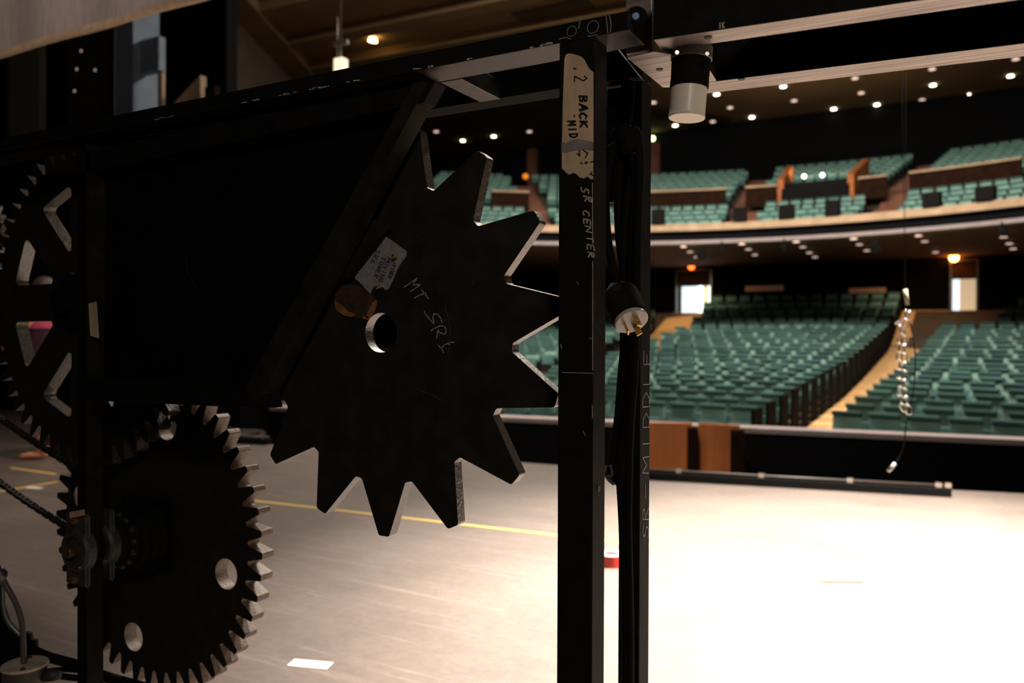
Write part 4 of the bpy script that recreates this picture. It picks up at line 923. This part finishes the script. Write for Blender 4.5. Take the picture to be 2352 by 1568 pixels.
# dark drive housing behind it
dr = thing('drive_housing', 'black curved drive housing behind the grey junction box', 'motor', (atD(-20, 1430, 2.0).x, atD(-20, 1430, 2.0).y, 0))
dc = atD(-40, 1520, 1.98)
bm = B(); out = [atD(x, y, 1.95) for x, y in ((-90, 1300), (2, 1325), (5, 1395), (18, 1430), (44, 1457), (55, 1452), (68, 1455), (70, 1470), (82, 1470), (82, 1505), (60, 1640), (-90, 1640))]
A = [bm.verts.new(p) for p in out]; K = [bm.verts.new(p+CF*.015) for p in out]; bm.faces.new(A); bm.faces.new(K[::-1])
for i in range(len(A)): bm.faces.new((A[i], A[(i+1) % len(A)], K[(i+1) % len(A)], K[i]))
obj('housing', bm, PANEL, dr, .003)
bm = B(); b0 = atD(20, 1560, 2.0); box(bm, (b0.x-.05, b0.y-.05, 0), (b0.x+.05, b0.y+.05, b0.z)); obj('pedestal', bm, PAINT, dr)
bm = B(); tube(bm, smooth_path([atD(x, y, 1.93) for x, y in ((3, 1340), (5, 1395), (18, 1432), (44, 1460))]), .004, 8); obj('rim', bm, CAST, dr)
fl = thing('floor_cables', 'thick black cables sweeping right from the junction box past the left post', 'cable', atZ(150, 1530, .02)+Vector((0, 0, 0)))
for pts, rr in (([(60, 1486), (110, 1508), (170, 1525), (240, 1552), (320, 1575), (420, 1600)], .011), ([(112, 1540), (150, 1537), (200, 1540)], .006), ([(112, 1548), (170, 1556), (240, 1560), (300, 1572)], .007)):
    bm = B(); tube(bm, smooth_path([atD(x, y, 1.80) for x, y in pts], 8), rr, 10); obj('cable', bm, RUBBER, fl)
# ------------------------------------------------------------------ upper left: fabric border, proscenium pieces
bm = B(); Yb = 2.6
n = 30; pts = [(-60+560*i/n, 153-(153+8)*i/n*1.0 + 1.5*math.sin(i*.5)) for i in range(n+1)]
prev = None
for x, y in pts:
    p = atY(x, y, Yb); f = .02*math.sin(p.x*9)
    cur = (bm.verts.new((p.x, Yb+f, p.z+.03)), bm.verts.new((p.x, Yb+f, p.z+3.0)), bm.verts.new((p.x, Yb+f+.02, p.z+3.0)), bm.verts.new((p.x, Yb+f+.02, p.z+.03)))
    if prev:
        for k in range(4): bm.faces.new((prev[k], prev[(k+1) % 4], cur[(k+1) % 4], cur[k]))
    prev = cur
r = thing('border_curtain', 'taupe fabric border with a tan hem hanging across the top left corner', 'curtain', atY(200, 70, Yb)); obj('cloth', bm, FABRIC, r)
bm = B(); tube(bm, [atY(x, y-12, Yb) for x, y in pts], .022, 10); obj('hem', bm, HEM, r)
def upright(name, lab, cat, x0, x1, y0, Yd, m, dep=.3, zbot=0.0):
    a = atY(x0, y0, Yd); b = atY(x1, y0, Yd); bm = B(); box(bm, (a.x, Yd, zbot), (b.x, Yd+dep, max(a.z, b.z))); o = obj(name, bm, m); tag(o, lab, cat); return o
Yq = 6.95
bm = B(); zt = atY(60, 360, 6.6).z; k = 0; prev = None
for i in range(91):
    x = -15.7+8.9*i/90; yy = 6.6+.035*math.sin(i*1.3)
    cur = (bm.verts.new((x, yy, .01)), bm.verts.new((x, yy, zt)), bm.verts.new((x, yy+.04, zt)), bm.verts.new((x, yy+.04, .01)))
    if prev:
        for q in range(4): bm.faces.new((prev[q], prev[(q+1) % 4], cur[(q+1) % 4], cur[q]))
    prev = cur
o = obj('masking_drape', bm, BLACK); tag(o, 'black pleated masking drape across the stage behind the person', 'drape')
upright('wall_pillar', 'pale blue painted pillar above the left end of the top beam', 'pillar', 266, 306, -60, Yq, BLUE, .4, 0)
bm = B(); a = atY(304, 98, Yq+.1); b = atY(365, 160, Yq+.1); box(bm, (a.x, Yq+.1, b.z), (b.x, Yq+.2, a.z)); o = obj('wall_panel', bm, BLUE); tag(o, 'dim blue-grey board attached beside the pale blue pillar', 'panel')
upright('curtain_leg', 'narrow tan curtain edge right of the pale blue pillar', 'curtain', 362, 372, 150, Yq+.2, HEM, .05, 0)
bm = B(); P = [atY(x, y, Yq+.5) for x, y in ((392, 245), (460, 172), (461, 245))]; P = [Vector((P[0].x, P[0].y, 0)), P[0], P[1], Vector((P[2].x, P[2].y, 0))]; P2 = [p+Vector((0, .1, 0)) for p in P]
A = [bm.verts.new(p) for p in P]; K = [bm.verts.new(p) for p in P2]; bm.faces.new(A); bm.faces.new(K[::-1])
for i in range(4): bm.faces.new((A[i], A[(i+1) % 4], K[(i+1) % 4], K[i]))
o = obj('wedge_panel', bm, TANRAIL); tag(o, 'tan wedge-shaped panel catching light above the top beam', 'panel')
bm = B(); a = atY(470, 200, Yq+.5); b = atY(492, 235, Yq+.5); box(bm, (a.x, Yq+.5, 0), (b.x, Yq+.6, a.z)); o = obj('small_panel', bm, DWOOD); tag(o, 'small brown block right of the tan wedge panel', 'panel')
upright('scenery_flat', 'dull olive grey flat at far upper left', 'flat', 18, 90, 60, 6.8, mat('olive_flat', (.10, .095, .07), .8), .1, 0.0)
a = atY(155, 40, 7.2); b = atY(262, 232, 7.2); rk = thing('equipment_rack', 'dark equipment rack with small lit knobs left of the blue pillar', 'rack', ((a.x+b.x)/2, 7.2, 0))
bm = B(); box(bm, (a.x, 7.2, 0), (b.x, 7.5, a.z)); obj('rack_body', bm, mat('rack_grey', (.03, .025, .02), .6), rk)
for x, y in ((180, 160), (222, 162), (190, 118), (175, 210)):
    c = atY(x, y, 7.19); bm = B(); lathe(bm, [(0, .055), (.02, .04)], c, (0, -1, 0), 16); k = obj('knob', bm, PANEL, rk)
    bm = B(); lathe(bm, [(.021, .02), (.03, .018)], c, (0, -1, 0), 12); obj('knob_light', bm, emis('pinkish_light', (1, .7, .6), .35), rk)
bm = B(); box(bm, (-15.8, 8.2, 0), (atY(520, 300, 8.2).x, 8.4, 11.9)); struct('wall_proscenium', bm, BLACK)
# ------------------------------------------------------------------ person behind the gears
pf = atZ(96, 1052); fx = Vector((-.874, -.485, 0)).normalized()   # faces picture left
sd = Vector((-fx.y, fx.x, 0))
pr = thing('person', 'person in dark pink-striped top standing behind the spoked gear, hand on hip', 'person', pf)
def P3(f_, s_, z): return pf+fx*f_+sd*s_+Vector((0, 0, z*.93))
me = bpy.data.meshes.new('body'); V = []; E_ = []; RAD = []
def jn(p, r, par=None):
    V.append(tuple(p-pf)); RAD.append(r)
    if par is not None: E_.append((par, len(V)-1))
    return len(V)-1
pel = jn(P3(0, 0, .92), .125)
wst = jn(P3(0, 0, 1.05), .105, pel); ch = jn(P3(.01, 0, 1.25), .12, wst); nk0 = jn(P3(0, 0, 1.38), .08, ch); nk = jn(P3(.01, 0, 1.43), .045, nk0); hd = jn(P3(.02, 0, 1.49), .07, nk); hd2 = jn(P3(.025, 0, 1.58), .085, hd); jn(P3(.015, 0, 1.65), .055, hd2)
for s in (-1, 1):
    hp = jn(P3(0, s*.09, .86), .095, pel); kn = jn(P3(.03 if s < 0 else .0, s*.09, .48), .058, hp); an = jn(P3(-.03 if s < 0 else -.06, s*.08, .09), .036, kn); hl_ = jn(P3(-.05 if s < 0 else -.08, s*.08, .04), .032, an)
    ft = jn(P3(.06, s*.08, .035), .034, hl_); jn(P3(.15, s*.08, .022), .022, ft)
    sh = jn(P3(0, s*.17, 1.34), .055, nk0); el = jn(P3(-.02 if s < 0 else .13, s*.31, 1.05), .050, sh); wr = jn(P3(.08, s*.20, .97), .026, el); pm = jn(P3(.10, s*.155, .95), .028, wr)
    for q in range(5):
        dz = -.02+q*.011; f1 = jn(P3(.13+.004*q, s*(.135), .95+dz), .009, pm); jn(P3(.155-.003*abs(q-2), s*(.115), .94+dz), .008, f1)
me.from_pydata(V, E_, []); bo = bpy.data.objects.new('body', me); COL.objects.link(bo); bo.parent = pr; me.materials.append(SKIN); ROOT[bo] = pf.copy()
sk = bo.modifiers.new('skin', 'SKIN'); sk.use_smooth_shade = True
for i, v in enumerate(me.skin_vertices[0].data): v.radius = (RAD[i], RAD[i]); v.use_root = (i == 0)
ss = bo.modifiers.new('subsurf', 'SUBSURF'); ss.levels = 2; ss.render_levels = 2
def shell(name, prof, m, parent, c=None):
    """prof: (z, half depth, half width)"""
    bm = B(); rings = []
    for z, rd, rw in prof: rings.append([bm.verts.new(P3(rd*math.cos(2*PI*k/24), rw*math.sin(2*PI*k/24), z)) for k in range(24)])
    for i in range(len(rings)-1):
        for k in range(24): bm.faces.new((rings[i][k], rings[i][(k+1) % 24], rings[i+1][(k+1) % 24], rings[i+1][k])).smooth = True
    return obj(name, bm, m, parent)
shell('top', [(.98, .135, .165), (1.08, .125, .15), (1.22, .15, .17), (1.34, .12, .15)], PURPLE, pr)
shell('pink_stripe', [(1.23, .155, .175), (1.30, .15, .172), (1.335, .13, .155)], PINK, pr, None)
shell('shorts', [(.70, .13, .19), (.82, .145, .20), (.93, .15, .19), (1.0, .14, .17)], PURPLE, pr)
bm = B(); bmesh.ops.create_uvsphere(bm, u_segments=20, v_segments=12, radius=.108); bmesh.ops.scale(bm, vec=(1, 1, 1.08), verts=bm.verts); bmesh.ops.translate(bm, vec=P3(-.025, 0, 1.60), verts=bm.verts)
for f in bm.faces: f.smooth = True
obj('hair', bm, HAIR, pr)
